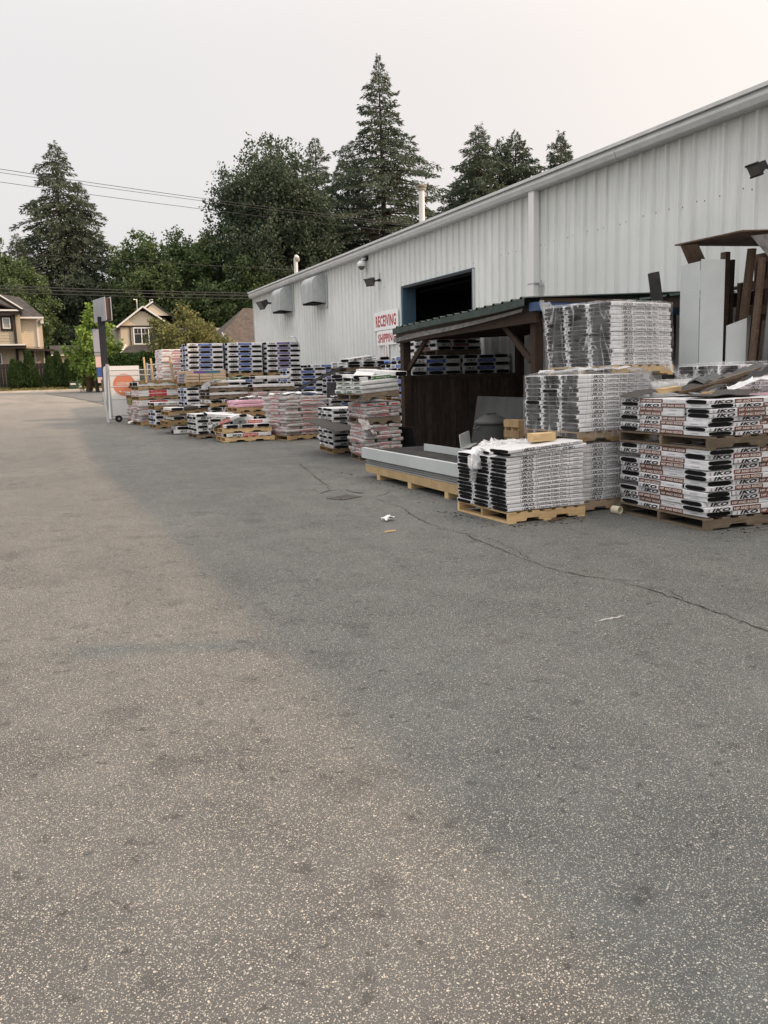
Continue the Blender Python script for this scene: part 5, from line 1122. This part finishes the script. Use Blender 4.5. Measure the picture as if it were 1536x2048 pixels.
def window(par, x0, x1, z0, z1, y, frame, bars=1, glass='glass_dark', fw_=.09):
    f = MB(); f.b2((x0-fw_, y-.06, z0-fw_), (x1+fw_, y, z0), frame); f.b2((x0-fw_, y-.06, z1), (x1+fw_, y, z1+fw_), frame); f.b2((x0-fw_, y-.06, z0), (x0, y, z1), frame); f.b2((x1, y-.06, z0), (x1+fw_, y, z1), frame)
    for k in range(1, bars): xx = x0+(x1-x0)*k/bars; f.b2((xx-.035, y-.05, z0), (xx+.035, y, z1), frame)
    w = f.obj('window', par); MB().b2((x0, y-.02, z0), (x1, y-.012, z1), glass).obj('pane', w)
    return w
# left house
h = thing('house', 'tan two storey house with dark trim at the left edge', 'house', (-6, 74, 0))
hx = lambda x: x+6
G_ = 'h'
def hb(mb, p0, p1, m): return mb.b2((p0[0]+6, p0[1]-74, p0[2]), (p1[0]+6, p1[1]-74, p1[2]), m)
hb(MB(), (-12, 74.05, 1.5), (1.55, 84, 7.2), 'siding_tan').obj('wall', h)
hb(MB(), (1.55, 75.4, 1.5), (2.0+1.15, 83, 7.0), 'siding_cream').obj('wall', h)
siding(h, hx(-6), hx(1.0), 4.9, 7.1, .05, 'siding_tan', .22); siding(h, hx(-6), hx(1.0), 1.8, 4.5, .05, 'siding_tan', .24)
siding(h, hx(1.18), hx(2.72), 4.75, 7.0, 1.4, 'siding_pale', .16)
hb(MB(), (1.0, 73.9, 1.6), (1.2, 74.04, 7.2), 'house_dark').obj('corner_board', h); hb(MB(), (2.72, 75.3, 4.7), (2.86, 75.42, 7.0), 'house_white').obj('corner_board', h)
hb(MB(), (-9, 73.55, 7.15), (1.75, 73.72, 7.38), 'house_dark').obj('fascia', h); hb(MB(), (-9, 73.45, 7.40), (1.78, 73.6, 7.52), 'house_white').obj('gutter', h)
hb(MB(), (1.4, 74.7, 6.92), (3.3, 74.95, 7.05), 'house_white').obj('gutter', h); hb(MB(), (3.05, 75.0, 6.55), (3.28, 75.6, 6.9), 'house_white').obj('soffit', h)
def roof_slab(par, pts, m, t=.12, name='roof'):
    P = [Vector(p) for p in pts]; n = len(P)
    return MB().add([tuple(p) for p in P]+[(p.x, p.y, p.z-t) for p in P], [tuple(range(n)), tuple(range(n, 2*n))[::-1]]+[(i, (i+1) % n, n+(i+1) % n, n+i) for i in range(n)], m).obj(name, par)
roof_slab(h, [(-6, -.5, 10.2), (.0, -.5, 10.2), (7.75, -.5, 7.42), (7.75, 10, 7.42), (-6, 10, 10.4)], 'house_dark')
roof_slab(h, [(6.2, 1.0, 7.0), (9.35, .9, 7.06), (7.7, 4.2, 8.9), (4.5, 4.2, 9.4)], 'roof_shingle')
hb(MB(), (-6, 73.6, 7.55), (-.1, 73.7, 8.5), 'siding_pale').obj('gable_wall', h)
for (a, b) in (((-.0+0, 73.42, 8.75), (1.78, 73.42, 7.56)), ((-2.5, 73.3, 8.6), (-.35, 73.3, 7.32))):
    mb = MB(); mb.bar((a[0]+6, a[1]-74, a[2]), (b[0]+6, b[1]-74, b[2]), .1, .10, 'house_white'); mb.obj('barge_board', h)
    mb = MB(); mb.bar((a[0]+6, a[1]-73.93, a[2]-.17), (b[0]+6, b[1]-73.93, b[2]-.17), .1, .24, 'house_dark'); mb.obj('barge_board', h)
window(h, hx(.32), hx(.74), 6.15, 6.85, -.02, 'house_white', 1, 'curtain', .07)
hb(MB(), (.10, 73.98, 5.9), (.96, 74.03, 7.1), 'house_dark').obj('window_surround', h)
window(h, hx(-.62), hx(-.10), 3.4, 4.1, -.02, 'house_white', 1, 'glass_dark', .1)
roof_slab(h, [(-6, -1.4, 4.72), (7.8, -1.4, 4.72), (7.8, .2, 4.86), (-6, .2, 4.9)], 'house_dark', .22, 'porch_roof'); hb(MB(), (-9, 72.5, 4.74), (1.75, 72.59, 4.84), 'house_white').obj('gutter', h)
roof_slab(h, [(7.2, -.6, 4.55), (9.9, -.6, 4.45), (9.9, 1.6, 4.5), (7.2, 1.6, 4.7)], 'house_dark', .16, 'porch_roof')
hb(MB(), (1.75, 75.32, 2.3), (2.35, 75.38, 4.4), 'brick_red').obj('brick_wall', h); hb(MB(), (2.35, 75.3, 2.3), (2.52, 75.42, 4.4), 'house_white').obj('porch_post', h); hb(MB(), (3.05, 75.3, 3.0), (3.15, 75.4, 4.4), 'house_white').obj('porch_post', h)
mb = MB(); hb(mb, (1.55, 74.9, 1.6), (1.72, 75.35, 4.4), 'house_dark'); mb.obj('porch_post', h); hb(MB(), (1.5, 75.3, 2.2), (3.3, 75.34, 3.0), 'house_white').obj('porch_rail', h)
roof_slab(h, [(8.6, 2.5, 5.0), (9.3, 1.2, 4.78), (9.3, 8, 4.78), (8.6, 8, 5.2)], 'roof_shingle', .2)
# low building between the houses
h = thing('low_building', 'low pale building with dark roof between the two houses', 'building', (3.2, 80, 0))
MB().b2((0, 0, 1.5), (3.6, 4, 4.25), 'siding_pale').obj('wall', h); roof_slab(h, [(-.3, -.3, 4.2), (3.9, -.3, 4.2), (3.9, 2.2, 5.1), (-.3, 2.2, 5.1)], 'roof_shingle'); MB().b2((-.3, -.4, 4.12), (3.9, -.31, 4.22), 'house_white').obj('gutter', h)
# gabled house in the middle
h = thing('house', 'tan gabled house with white framed window and steep white roof edges', 'house', (9.6, 71, 0))
mb = MB(); mb.prism([(-1.75, 4.2), (1.65, 4.2), (1.65, 6.1), (0, 7.25), (-1.75, 6.1)], 1, .05, 8, 'siding_cream').obj('wall', h)
MB().b2((-2.4, 1.6, 1.5), (8.2, 9, 6.0), 'siding_grey').obj('wall', h)
siding(h, -1.05, 1.6, 4.62, 6.02, .05, 'siding_cream', .14)
mb = MB(); z = 6.12
while z < 7.1:
    a = (7.3-z)*1.4; MB().prism([(.05, z), (.03, z), (.046, z+.117), (.05, z+.117)], 0, -min(a, 1.7), min(a, 1.6), 'siding_pale').obj('siding_board', h); z += .12
MB().b2((-1.9, -.05, 5.98), (1.75, .04, 6.1), 'house_dark').obj('belt_board', h); MB().b2((-1.06, -.01, 4.5), (-.98, .05, 6.0), 'house_dark').obj('corner_board', h)
window(h, -.72, .95, 4.72, 5.88, .0, 'house_white', 3)
w_ = MB()
for xx in (-.44, .11): w_.b2((xx-.012, -.03, 5.45), (xx+.012, 0, 5.88), 'house_white')
w_.b2((-.72, -.03, 5.44), (.38, 0, 5.47), 'house_white'); w_.obj('muntin', h)
roof_slab(h, [(-2.05, -.35, 5.98), (0, -.35, 7.55), (0, 6, 7.55), (-2.05, 6, 5.98)], 'roof_shingle'); roof_slab(h, [(0, -.35, 7.55), (3.4, -.35, 5.2), (3.4, 6, 5.2), (0, 6, 7.55)], 'roof_shingle')
MB().bar((-2.08, -.4, 5.95), (0.02, -.4, 7.56), .06, .12, 'house_white').obj('barge_board', h); MB().bar((0.02, -.4, 7.56), (3.4, -.4, 5.18), .06, .12, 'house_white').obj('barge_board', h)
roof_slab(h, [(-.2, 1.4, 7.2), (1.1, 1.4, 8.1), (1.1, 7, 8.1), (-.2, 7, 7.2)], 'roof_shingle'); roof_slab(h, [(1.1, 1.4, 8.1), (4.8, 1.4, 5.4), (4.8, 7, 5.4), (1.1, 7, 8.1)], 'roof_shingle')
mb = MB(); mb.prism([(-.1, 7.0), (1.1, 7.95), (2.4, 7.0)], 1, 1.5, 1.6, 'siding_pale').obj('gable_wall', h)
MB().bar((-.2, 1.35, 7.2), (1.1, 1.35, 8.12), .06, .12, 'house_white').obj('barge_board', h)
for x in (-.1, .95): MB().tube([(x, 2, 7.4), (x, 2, 8.3), (x-.25*(1 if x < 0 else -1), 2, 8.3)], .045, 'house_white', 6).obj('vent_pipe', h)
roof_slab(h, [(-1.9, -.7, 4.0), (2.2, -.7, 4.0), (1.7, .0, 4.55), (-1.2, .0, 4.55)], 'roof_shingle', .1, 'porch_roof')
MB().bar((-1.95, -.75, 3.95), (-1.45, -.3, 4.62), .06, .10, 'house_white').obj('barge_board', h); MB().bar((2.0, -.75, 3.95), (3.7, -.5, 5.9), .06, .10, 'house_white').obj('barge_board', h); MB().bar((3.9, -.5, 5.9), (5.6, -.7, 4.6), .06, .10, 'house_white').obj('barge_board', h)
roof_slab(h, [(3.7, -.6, 6.1), (6.2, -.6, 4.2), (8.0, 3, 4.3), (5.0, 3, 6.6)], 'roof_shingle')
h = thing('house', 'dark brown shingle roofed house peeking past the warehouse corner', 'house', (15.6, 66.5, 0))
MB().b2((-1.2, 1.5, 1.5), (5, 8, 4.6), 'siding_grey').obj('wall', h)
roof_slab(h, [(-1.7, 0, 4.15), (4.5, 0, 4.15), (4.5, 3.4, 7.4), (1.9, 3.4, 7.4)], 'roof_brown'); roof_slab(h, [(-1.75, .1, 4.12), (1.88, 3.42, 7.38), (-1.75, 7, 4.1)], 'roof_brown')
MB().bar((-.75, -.1, 5.3), (-.15, -.3, 4.1), .06, .1, 'house_white').obj('barge_board', h)

# ------------------------------------------------------------------ vegetation
def leaf_mesh(name, leaves, m):
    # leaves: list of (p, d, s, w): small pointed blades bent at the middle
    vs = []; fs = []
    for p, d, s, w in leaves:
        o = len(vs); a = p; b = p+d*.5+s*w; c = p+d; e = p+d*.5-s*w
        vs += [a, b, c, e]; fs.append((o, o+1, o+2)); fs.append((o, o+2, o+3))
    me = bpy.data.meshes.new(name); me.from_pydata([tuple(v) for v in vs], [], fs); me.materials.append(MATS[m]); return me
def rv(rr): 
    while 1:
        v = Vector((rr.uniform(-1, 1), rr.uniform(-1, 1), rr.uniform(-1, 1)))
        if .05 < v.length < 1: return v.normalized()
def conifer(seed, h, r, m, n=300, spr=26, base=.08, droop=.35, gaps=.12, open_=1.0, topw=.03, prof=None):
    rr = random.Random(seed); L = []; br = MB()
    lean = Vector((rr.gauss(0, .01), rr.gauss(0, .01), 0))
    br.tube([(0, 0, 0), (lean.x*h*.5, lean.y*h*.5, h*.5), (lean.x*h, lean.y*h, h*.985)], [h*.013+.05, h*.008+.03, .02], 'bark', 7)
    for i in range(n):
        t = base+(1-base)*(i+rr.random())/n; z = h*t; wh_ = .75*(1-t*.45); z = (round(z/wh_)+rr.gauss(0, .13))*wh_; t = min(.995, z/h)
        if rr.random() < gaps and t < .9: continue
        env = r*((1-t)**.82)*(1-.25*max(0, (.25-t)/.25))+topw*r
        if prof:
            for (t0, r0_), (t1, r1_) in zip(prof, prof[1:]):
                if t0 <= t <= t1: env = r0_+(r1_-r0_)*(t-t0)/(t1-t0)
        ln = env*rr.choice((.45, .7, .85, .95, 1.0, 1.1, 1.32))*rr.uniform(.8, 1.12)
        a = i*2.399+rr.uniform(-.5, .5); dr = Vector((math.cos(a), math.sin(a), 0))
        p0 = lean*z+Vector((0, 0, z)); up = .25 if t > .8 else -.05
        bp = lambda s: p0+dr*(ln*s)+Vector((0, 0, ln*(up*s-droop*s*s+.18*s**4*(droop))))
        if ln > .8: br.tube([bp(0), bp(.5), bp(.92)], [.02+ln*.012, .015+ln*.006, .006], 'bark', 3, cap=False, smooth=False)
        k = max(12, int(spr*2.7*(ln/r)**.75))
        for j in range(k):
            s = .12+.88*math.sqrt((j+rr.random())/k); p = bp(s); wd = ln*.30*(1-.72*s)+.12
            side = Vector((-dr.y, dr.x, 0)); q = p+side*rr.uniform(-wd, wd)+Vector((0, 0, rr.uniform(-.16, .10)*open_))
            d = (dr*rr.uniform(.3, 1)+side*rr.uniform(-.8, .8)+Vector((0, 0, rr.uniform(-.85, .25)))).normalized()
            sz = rr.uniform(.22, .56)*(.5+.5*min(1, ln/2.5)); s_ = d.cross(rv(rr)).normalized()
            L.append((q, d*sz*1.15, s_, sz*rr.uniform(.10, .18)))
            if rr.random() < .55: d2 = (d+Vector((0, 0, -.9))+rv(rr)*.4).normalized(); L.append((q, d2*sz*.85, d2.cross(rv(rr)).normalized(), sz*.12))
    return leaf_mesh('crown', L, m), br.data('trunk')
def broadleaf(seed, h, r, m, n=9000, trunk=.3, tall=1.0, clumps=26, leaf=.3, shape='round', fill=.25):
    rr = random.Random(seed); L = []; br = MB(); zc = h*(trunk+(1-trunk)*.5); rz = h*(1-trunk)*.5
    cl = []
    for i in range(clumps):
        v = rv(rr); q = rr.uniform(fill, 1)**.5
        if shape == 'egg' and v.z < 0: v.z *= .9
        w = 1.0 if shape != 'flame' else (1-.55*max(0, v.z))
        c = Vector((v.x*r*q*.85*w, v.y*r*q*.85*w, zc+v.z*rz*q*.85)); cl.append((c, r*rr.uniform(.22, .42)))
        b0 = Vector((0, 0, min(c.z*.8, h*trunk+rr.uniform(0, .3)*h))); mid = b0.lerp(c, .5)+Vector((0, 0, r*.06))
        br.tube([b0, mid, c], [.012*h*.5+.02, .03, .012], 'bark', 4, cap=False)
    br.tube([(0, 0, 0), (rr.gauss(0, .02)*h, 0, h*.3), (rr.gauss(0, .02)*h, rr.gauss(0, .02)*h, h*.8)], [h*.014+.05, h*.010+.04, .03], 'bark', 8)
    tot = sum(c[1]**2 for c in cl)
    for c, cr in cl:
        k = int(n*cr*cr/tot)
        # sub-clumps so that light and dark tufts show
        subs = [c+rv(rr)*cr*rr.uniform(.3, 1.0) for _ in range(9)]
        for j in range(k):
            s = rr.choice(subs); p = s+rv(rr)*cr*.42*rr.random()**.6; p.z += rr.uniform(-.05, .05)
            d = (rv(rr)+(p-c).normalized()*.6+Vector((0, 0, -.25))).normalized(); sz = leaf*rr.uniform(.6, 1.5)
            L.append((p, d*sz, d.cross(rv(rr)).normalized(), sz*rr.uniform(.28, .42)))
    return leaf_mesh('crown', L, m), br.data('trunk')
def tree(meshes, name, label, x, y, s=1.0, rz=0, cat='tree', group=None, sz=None, dz=0):
    o = thing(name, label, cat, (x, y, tz(y)+dz), rz, group); o.scale = (s, s, sz or s)
    link('crown', meshes[0], o); link('trunk', meshes[1], o); return o
TG = 'dark trees behind the houses and the warehouse'
A = conifer(1, 23.5, 8.0, 'spruce', 520, 44, .03, .36, .05); 
tree(A, 'spruce_tree', 'tall dark spruce with pointed top left of the pole sign', 5.2, 95, 1, 0, group=TG)
A2 = conifer(12, 17.5, 6.4, 'spruce', 320, 36, .02, .40, .08)
tree(A2, 'spruce_tree', 'shorter spruce leader just right of the tall left spruce', 7.6, 96.5, 1.14, 60, group=TG)
tree(A2, 'spruce_tree', 'dark spruce behind the left house roof', 1.0, 92, .80, 140, group=TG)
tree(A2, 'spruce_tree', 'dark spruce between the pole sign and the gabled house', 11.5, 96, .78, 200, group=TG)
F1 = conifer(3, 34.5, 8.2, 'fir', 620, 46, .05, .18, .08, prof=[(0, 7), (.45, 8), (.6, 7.0), (.69, 5.6), (.73, 4.0), (.77, 2.7), (.86, 1.8), (.92, 1.15), (.97, .45), (1, .1)])
tree(F1, 'fir_tree', 'tallest fir with narrow spire top left of the white chimney pipe', 40.0, 92, 1, 40, group=TG)
F2 = conifer(4, 27.5, 7.6, 'fir', 440, 40, .05, .12, .08)
tree(F2, 'fir_tree', 'fir spire between the round crowned tree and the tallest fir', 34.8, 100, 1.0, 80, group=TG)
tree(F2, 'fir_tree', 'fir shoulder filling the left side of the tallest fir', 37.3, 97, .95, 210, group=TG)
tree(F2, 'fir_tree', 'small fir tip just right of the white chimney pipe', 46.8, 95, .70, 130, group=TG)
F3 = conifer(5, 22.5, 7.4, 'fir', 420, 52, .05, .30, .12)
tree(F3, 'fir_tree', 'leftmost fir of the group above the warehouse roof, shaggy branches', 42.6, 75, 1.02, 0, group=TG)
F4 = conifer(6, 22.5, 6.6, 'fir', 440, 50, .05, .12, .06)
tree(F4, 'fir_tree', 'middle slim fir of the group above the warehouse roof', 45.1, 76, .985, 90, group=TG)
tree(F4, 'fir_tree', 'broader pointed fir, right of the slim one above the warehouse roof', 47.3, 75.5, 1.02, 200, group=TG)
tree(F4, 'fir_tree', 'lower fir filling between the leftmost and the slim fir over the roof', 43.8, 78, .95, 40, group=TG)
tree(F4, 'fir_tree', 'lower fir at the right flank of the broader pointed fir', 49.3, 78, .93, 160, group=TG)
tree(F3, 'fir_tree', 'low shaggy fir left of the group above the warehouse roof', 40.9, 77, .82, 120, group=TG)
tree(F4, 'fir_tree', 'lone fir tip at the right above the warehouse gutter', 51.9, 75, 1.02, 300, group=TG)
C1 = broadleaf(21, 25, 7.0, 'cottonwood', 60000, .08, clumps=110, leaf=.27, fill=.45)
tree(C1, 'cottonwood_tree', 'large round crowned dark tree left of the fir spire', 26.0, 90, 1.0, 0, group=TG)
tree(C1, 'cottonwood_tree', 'dark tree filling the gap right of the round crowned tree', 31.0, 94, .84, 120, group=TG)
C2 = broadleaf(22, 15.5, 5.2, 'alder', 30000, .12, clumps=56, leaf=.27)
for i, (x, y, s, rz, lab) in enumerate(((12.6, 90, .93, 0, 'green leafy tree right of the tall left spruce'), (16.6, 92, .97, 100, 'highest of the mid green leafy trees behind the gabled house'), (20.6, 89, .98, 220, 'mid green leafy tree below the left side of the round crowned tree'), (23.6, 86, .72, 300, 'lower green tree at the foot of the round crowned tree'),
      (-3.2, 90, .96, 50, 'green leafy tree at the left edge behind the spruce'), (29, 84, .62, 20, 'low green tree just above the warehouse corner'), (1.0, 88, .72, 180, 'green leafy tree in front of the tall left spruce'), (36, 86, .8, 75, 'green leafy tree under the tallest fir above the roof'))):
    tree(C2, 'alder_tree', lab, x, y, s, rz, group=TG)
Wd = broadleaf(31, 11, 6.5, 'spruce', 9000, .0, clumps=30, leaf=.55)
mbw = [];
o = thing('far_wood', 'dark mass of woodland closing the view behind the houses', 'wood', (0, 104, tz(104))); o['kind'] = 'stuff'
for i in range(11): 
    c = link('crown', Wd[0], o, (-14+i*6.2, (i % 3)*2.5, -.5), (0, 0, i*1.3)); c.scale = (1, 1, .85+.2*(i % 3)); c['kind'] = 'stuff'
Mp = broadleaf(41, 5.4, 1.9, 'maple_green', 7000, .16, clumps=34, leaf=.19, shape='flame')
tree(Mp, 'maple_tree', 'small bright green tree behind the pole sign', 5.0, 61.5, 1.06, 0, sz=1.06)
Gd = broadleaf(42, 5.6, 2.5, 'gold_leaf', 9000, .22, clumps=36, leaf=.17)
tree(Gd, 'golden_tree', 'olive gold tree standing before the gabled house', 10.6, 60.5, 1.0, 0, dz=.2)
tree(Gd, 'golden_tree', 'lower right olive gold tree beside the brown roof', 13.0, 61, .78, 130)
# stump-like leaning trunk under the maple, with rusty suckers
o = thing('tree_stump', 'leaning rusty brown trunk at the foot of the bright green tree', 'tree trunk', (4.5, 62.5, tz(62.5)))
MB().tube([(0, 0, 0), (.15, 0, .6), (.35, 0, 1.5), (.5, 0, 2.1)], [.22, .17, .13, .12], 'brown_lumber', 8).obj('trunk', o)
rr = random.Random(5); L = []
for i in range(160): p = Vector((rr.uniform(-.1, .45), rr.uniform(-.2, .2), rr.uniform(0, 1.2))); d = (rv(rr)+Vector((0, 0, .6))).normalized(); L.append((p, d*.2, d.cross(rv(rr)).normalized(), .04))
link('leaves', leaf_mesh('leaves', L, 'dry_leaf'), o)
o = thing('sapling', 'thin pale green sapling beside the rusty trunk', 'plant', (3.95, 62.3, tz(62.3))); L = []
mb = MB()
for k in range(4): mb.tube([(k*.08, 0, 0), (k*.12-.15, 0, 1.5-.2*k)], .015, 'bark', 4)
mb.obj('stem', o)
for i in range(140): p = Vector((rr.uniform(-.2, .3), rr.uniform(-.15, .15), rr.uniform(.2, 1.5))); d = (rv(rr)+Vector((0, 0, .8))).normalized(); L.append((p, d*.2, d.cross(rv(rr)).normalized(), .04))
link('leaves', leaf_mesh('leaves', L, 'maple_green'), o)
def cedar(seed, h, r):
    rr = random.Random(seed); L = []
    for i in range(2600):
        t = rr.random()**.85; a = rr.uniform(0, 6.283); env = r*min(1, (1-t)*1.45+.02)**.75*(1-.15*(t < .05))*(1+.12*math.sin(a*3+t*9))
        q = env*rr.uniform(.75, 1.03); p = Vector((math.cos(a)*q, math.sin(a)*q, h*t)); d = (Vector((math.cos(a)*.45, math.sin(a)*.45, 1.0))+rv(rr)*.35).normalized(); s = rr.uniform(.14, .3)
        L.append((p, d*s, d.cross(rv(rr)).normalized(), s*.22))
    br = MB(); br.tube([(0, 0, 0), (0, 0, h*.9)], [.08, .02], 'bark', 6)
    core = MB().lathe([(r*.6, .1), (r*.7, h*.3), (r*.55, h*.6), (.02, h*.92)], 'cedar', n=9)
    o2 = len(br.v)
    return leaf_mesh('crown', L, 'cedar'), br.data('trunk')
CD = [cedar(61, 2.55, .50), cedar(62, 2.2, .46), cedar(63, 2.4, .52)]
cg = 'clipped cedars along the street fence'
for i, (x, s, v, lab) in enumerate(((-.15, .90, 1, 'yellowish bushy cedar at the left edge beside the street pole'), (.32, .83, 1, 'cedar second from the left, short and close to its neighbour'), (.92, 1.0, 0, 'tall pointed cedar before the tan house corner'), (1.42, .52, 1, 'smallest cedar in front of the dark fence'), (2.38, .90, 2, 'cedar left of the paired ones before the porch'),
        (2.92, .98, 0, 'tallest of the paired cedars right of the porch'), (3.62, .88, 1, 'cedar standing behind the green utility cabinet, left'), (4.22, .88, 2, 'cedar standing behind the green utility cabinet, right'), (4.95, .80, 1, 'cedar behind the rusty leaning trunk'), (5.7, .78, 2, 'cedar just left of the pole sign'))):
    tree(CD[v], 'cedar_tree', lab, x, 69.3+.12*(i % 3), s, i*50, 'cedar', cg, sz=s*1.02)
rr = random.Random(8); L = []
for i in range(24000):
    x = rr.uniform(0, 5.0); f = rr.random(); top = 2.55+.22*mnoise.noise(Vector((x*1.6, 0, 2)))
    if f < .68: y = -.1+.22*mnoise.noise(Vector((x*1.5, i*.0, rr.random()*3)))+rr.uniform(-.12, .2); z = rr.uniform(.0, top)
    else: y = rr.uniform(-.1, 1.2); z = top+rr.uniform(-.15, .14)
    p = Vector((x, y+.12*mnoise.noise(Vector((x*2.5, z*2.5, 1))), z)); d = (rv(rr)+Vector((0, -.5, .5))).normalized(); s = rr.uniform(.10, .2); L.append((p, d*s, d.cross(rv(rr)).normalized(), s*.3))
o = thing('laurel_hedge', 'thick clipped laurel hedge in front of the gabled house', 'hedge', (5.9, 60.3, tz(60)-.15)); link('leaves', leaf_mesh('leaves', L, 'laurel'), o)
mb = MB()
for i in range(14): mb.tube([(.2+i*.35, .4, 0), (.25+i*.35, .45, 2.2)], [.05, .02], 'bark', 5)
mb.obj('stems', o)
L = []
for i in range(9000):
    x = rr.uniform(-14, 7); y = 67.15+2.9*rr.random(); p = Vector((x, y, tz(y)-.055)); d = (Vector((0, 0, 1))+rv(rr)*.7).normalized(); s = rr.uniform(.06, .20); L.append((p, d*s, d.cross(rv(rr)).normalized(), s*.3))
link('grass', leaf_mesh('grass', L, 'grass'), None, kind='stuff', label='dry grass verge between the pavement and the cedars', category='grass')
# ------------------------------------------------------------------ overhead wires
wg = 'overhead wires along the street'
def wire(label, za, zb, off=0, r=.022, sag=.5, a=(-1.2, 52.5), b=(27.3, 58.8)):
    a = Vector((a[0], a[1]+off, za)); b = Vector((b[0], b[1]+off, zb)); d = b-a; pts = []
    for k in range(-14, 33):
        t = k/16; p = a+d*t; s = ((t+.9)/2.9); p.z -= sag*4*(s*(1-s)); pts.append(p)
    MB().tube([q-a for q in pts], r, 'wire', 5).obj('overhead_wire', None, a, label=label, category='wire', group=wg)
wire('highest of the thin overhead wires crossing the sky', 14.40, 13.65, 0, .016, 1.2)
wire('second thin overhead wire, just below the highest', 14.25, 13.55, .35, .014, 1.15)
wire('third thin overhead wire, a little lower across the sky', 13.82, 13.15, .5, .014, 1.2)
wire('single thin wire across the dark trees', 9.85, 9.9, .4, .014, 1.0)
wire('thick black cable, uppermost of the low bundle', 8.05, 8.5, 0, .026, 1.1)
wire('thick black cable in the middle of the low bundle', 7.92, 8.38, .3, .030, 1.1)
wire('thick black cable, lowest of the low bundle', 7.72, 8.15, .2, .024, 1.1)

# ------------------------------------------------------------------ put each thing's origin at its own base
def rebase(name, loc):
    o = bpy.data.objects[name]; loc = Vector(loc); o.location = o.location+loc
    for c in o.children: c.location = c.location-loc
bpy.data.objects['house'].location.x -= .9
rebase('timber_shed', (7.3, 11.2, 0)); rebase('lean_to', (8.5, 6.6, 0))
# a few more loose wrappers and offcuts that make the heaps untidy
for lab, pts, w, m, loc in (
    ('white torn wrapper lying across the lone silver bag load', [(6.0, 21.1, tz(21)+1.13), (6.6, 21.3, tz(21)+1.16), (7.2, 21.6, tz(21)+1.13)], .6, 'white_wrap', (6.5, 21.3, 1.1)),
    ('white wrapper draped over the high purple-printed load, right corner', [(8.1, 26.86, tz(26)+2.75), (8.35, 26.80, tz(26)+2.72), (8.45, 26.78, tz(26)+2.45)], .45, 'white_wrap', (8.3, 26.8, 2.5)),
    ('rumpled white wrapper on the pink bag load', [(5.5, 22.85, tz(23)+1.0), (5.8, 22.8, tz(23)+1.03), (6.1, 22.9, tz(23)+1.0)], .3, 'soft_white_wrap', (5.8, 22.8, 1.0)),
    ('grey torn film dragging on the asphalt by the small olive load', [(3.3, 29.5, tz(29.5)+.01), (3.5, 29.55, tz(29.5)+.12), (3.75, 29.6, tz(29.5)+.25)], .35, 'milky_film', (3.5, 29.5, .3)),
    ('white paper strip on the asphalt below the lone silver bag load', [(6.9, 20.3, tz(20.3)+.01), (7.05, 20.35, tz(20.3)+.12), (7.15, 20.4, tz(20.3)+.3)], .08, 'white_wrap', (7.0, 20.3, 0)),
    ('white wrapper spilling between the silver load and the dark box', [(7.6, 21.2, tz(21.5)+1.02), (8.0, 21.25, tz(21.5)+1.06), (8.4, 21.3, tz(21.5)+1.02)], .4, 'white_wrap', (8.0, 21.2, 1.0))):
    crumple('torn_wrapper', lab, 'wrapper', pts, w, m, loc, .06, 16, 8, len(lab))
# crumbs, splinters and black grit along the foot of the stacks
mb = MB(); rr = random.Random(77)
for i in range(300):
    k = rr.random(); f = rr.random()
    if k < .35: x, y = 4.6+f*1.1, 7.68-abs(rr.gauss(0, .10))
    elif k < .6: x, y = 6.0+f*1.5, 6.30-abs(rr.gauss(0, .12))
    elif k < .8: x, y = 4.62-abs(rr.gauss(0, .12)), 7.7+f*1.2
    else: x, y = 5.0-abs(rr.gauss(0, .18)), 9.4+f*6
    s = rr.uniform(.003, .010); m = rr.choice(('shingle_sheet', 'shingle_black', 'old_wood', 'gravel', 'gravel'))
    mb.b2((-s*rr.uniform(1, 2.4), -s, 0), (s, s*.6, s*.7), m, T(x, y, .0015, rr.uniform(0, 360)))
mb.obj('debris', None, label='black grit and wood crumbs scattered at the foot of the stacks', category='debris', kind='stuff')
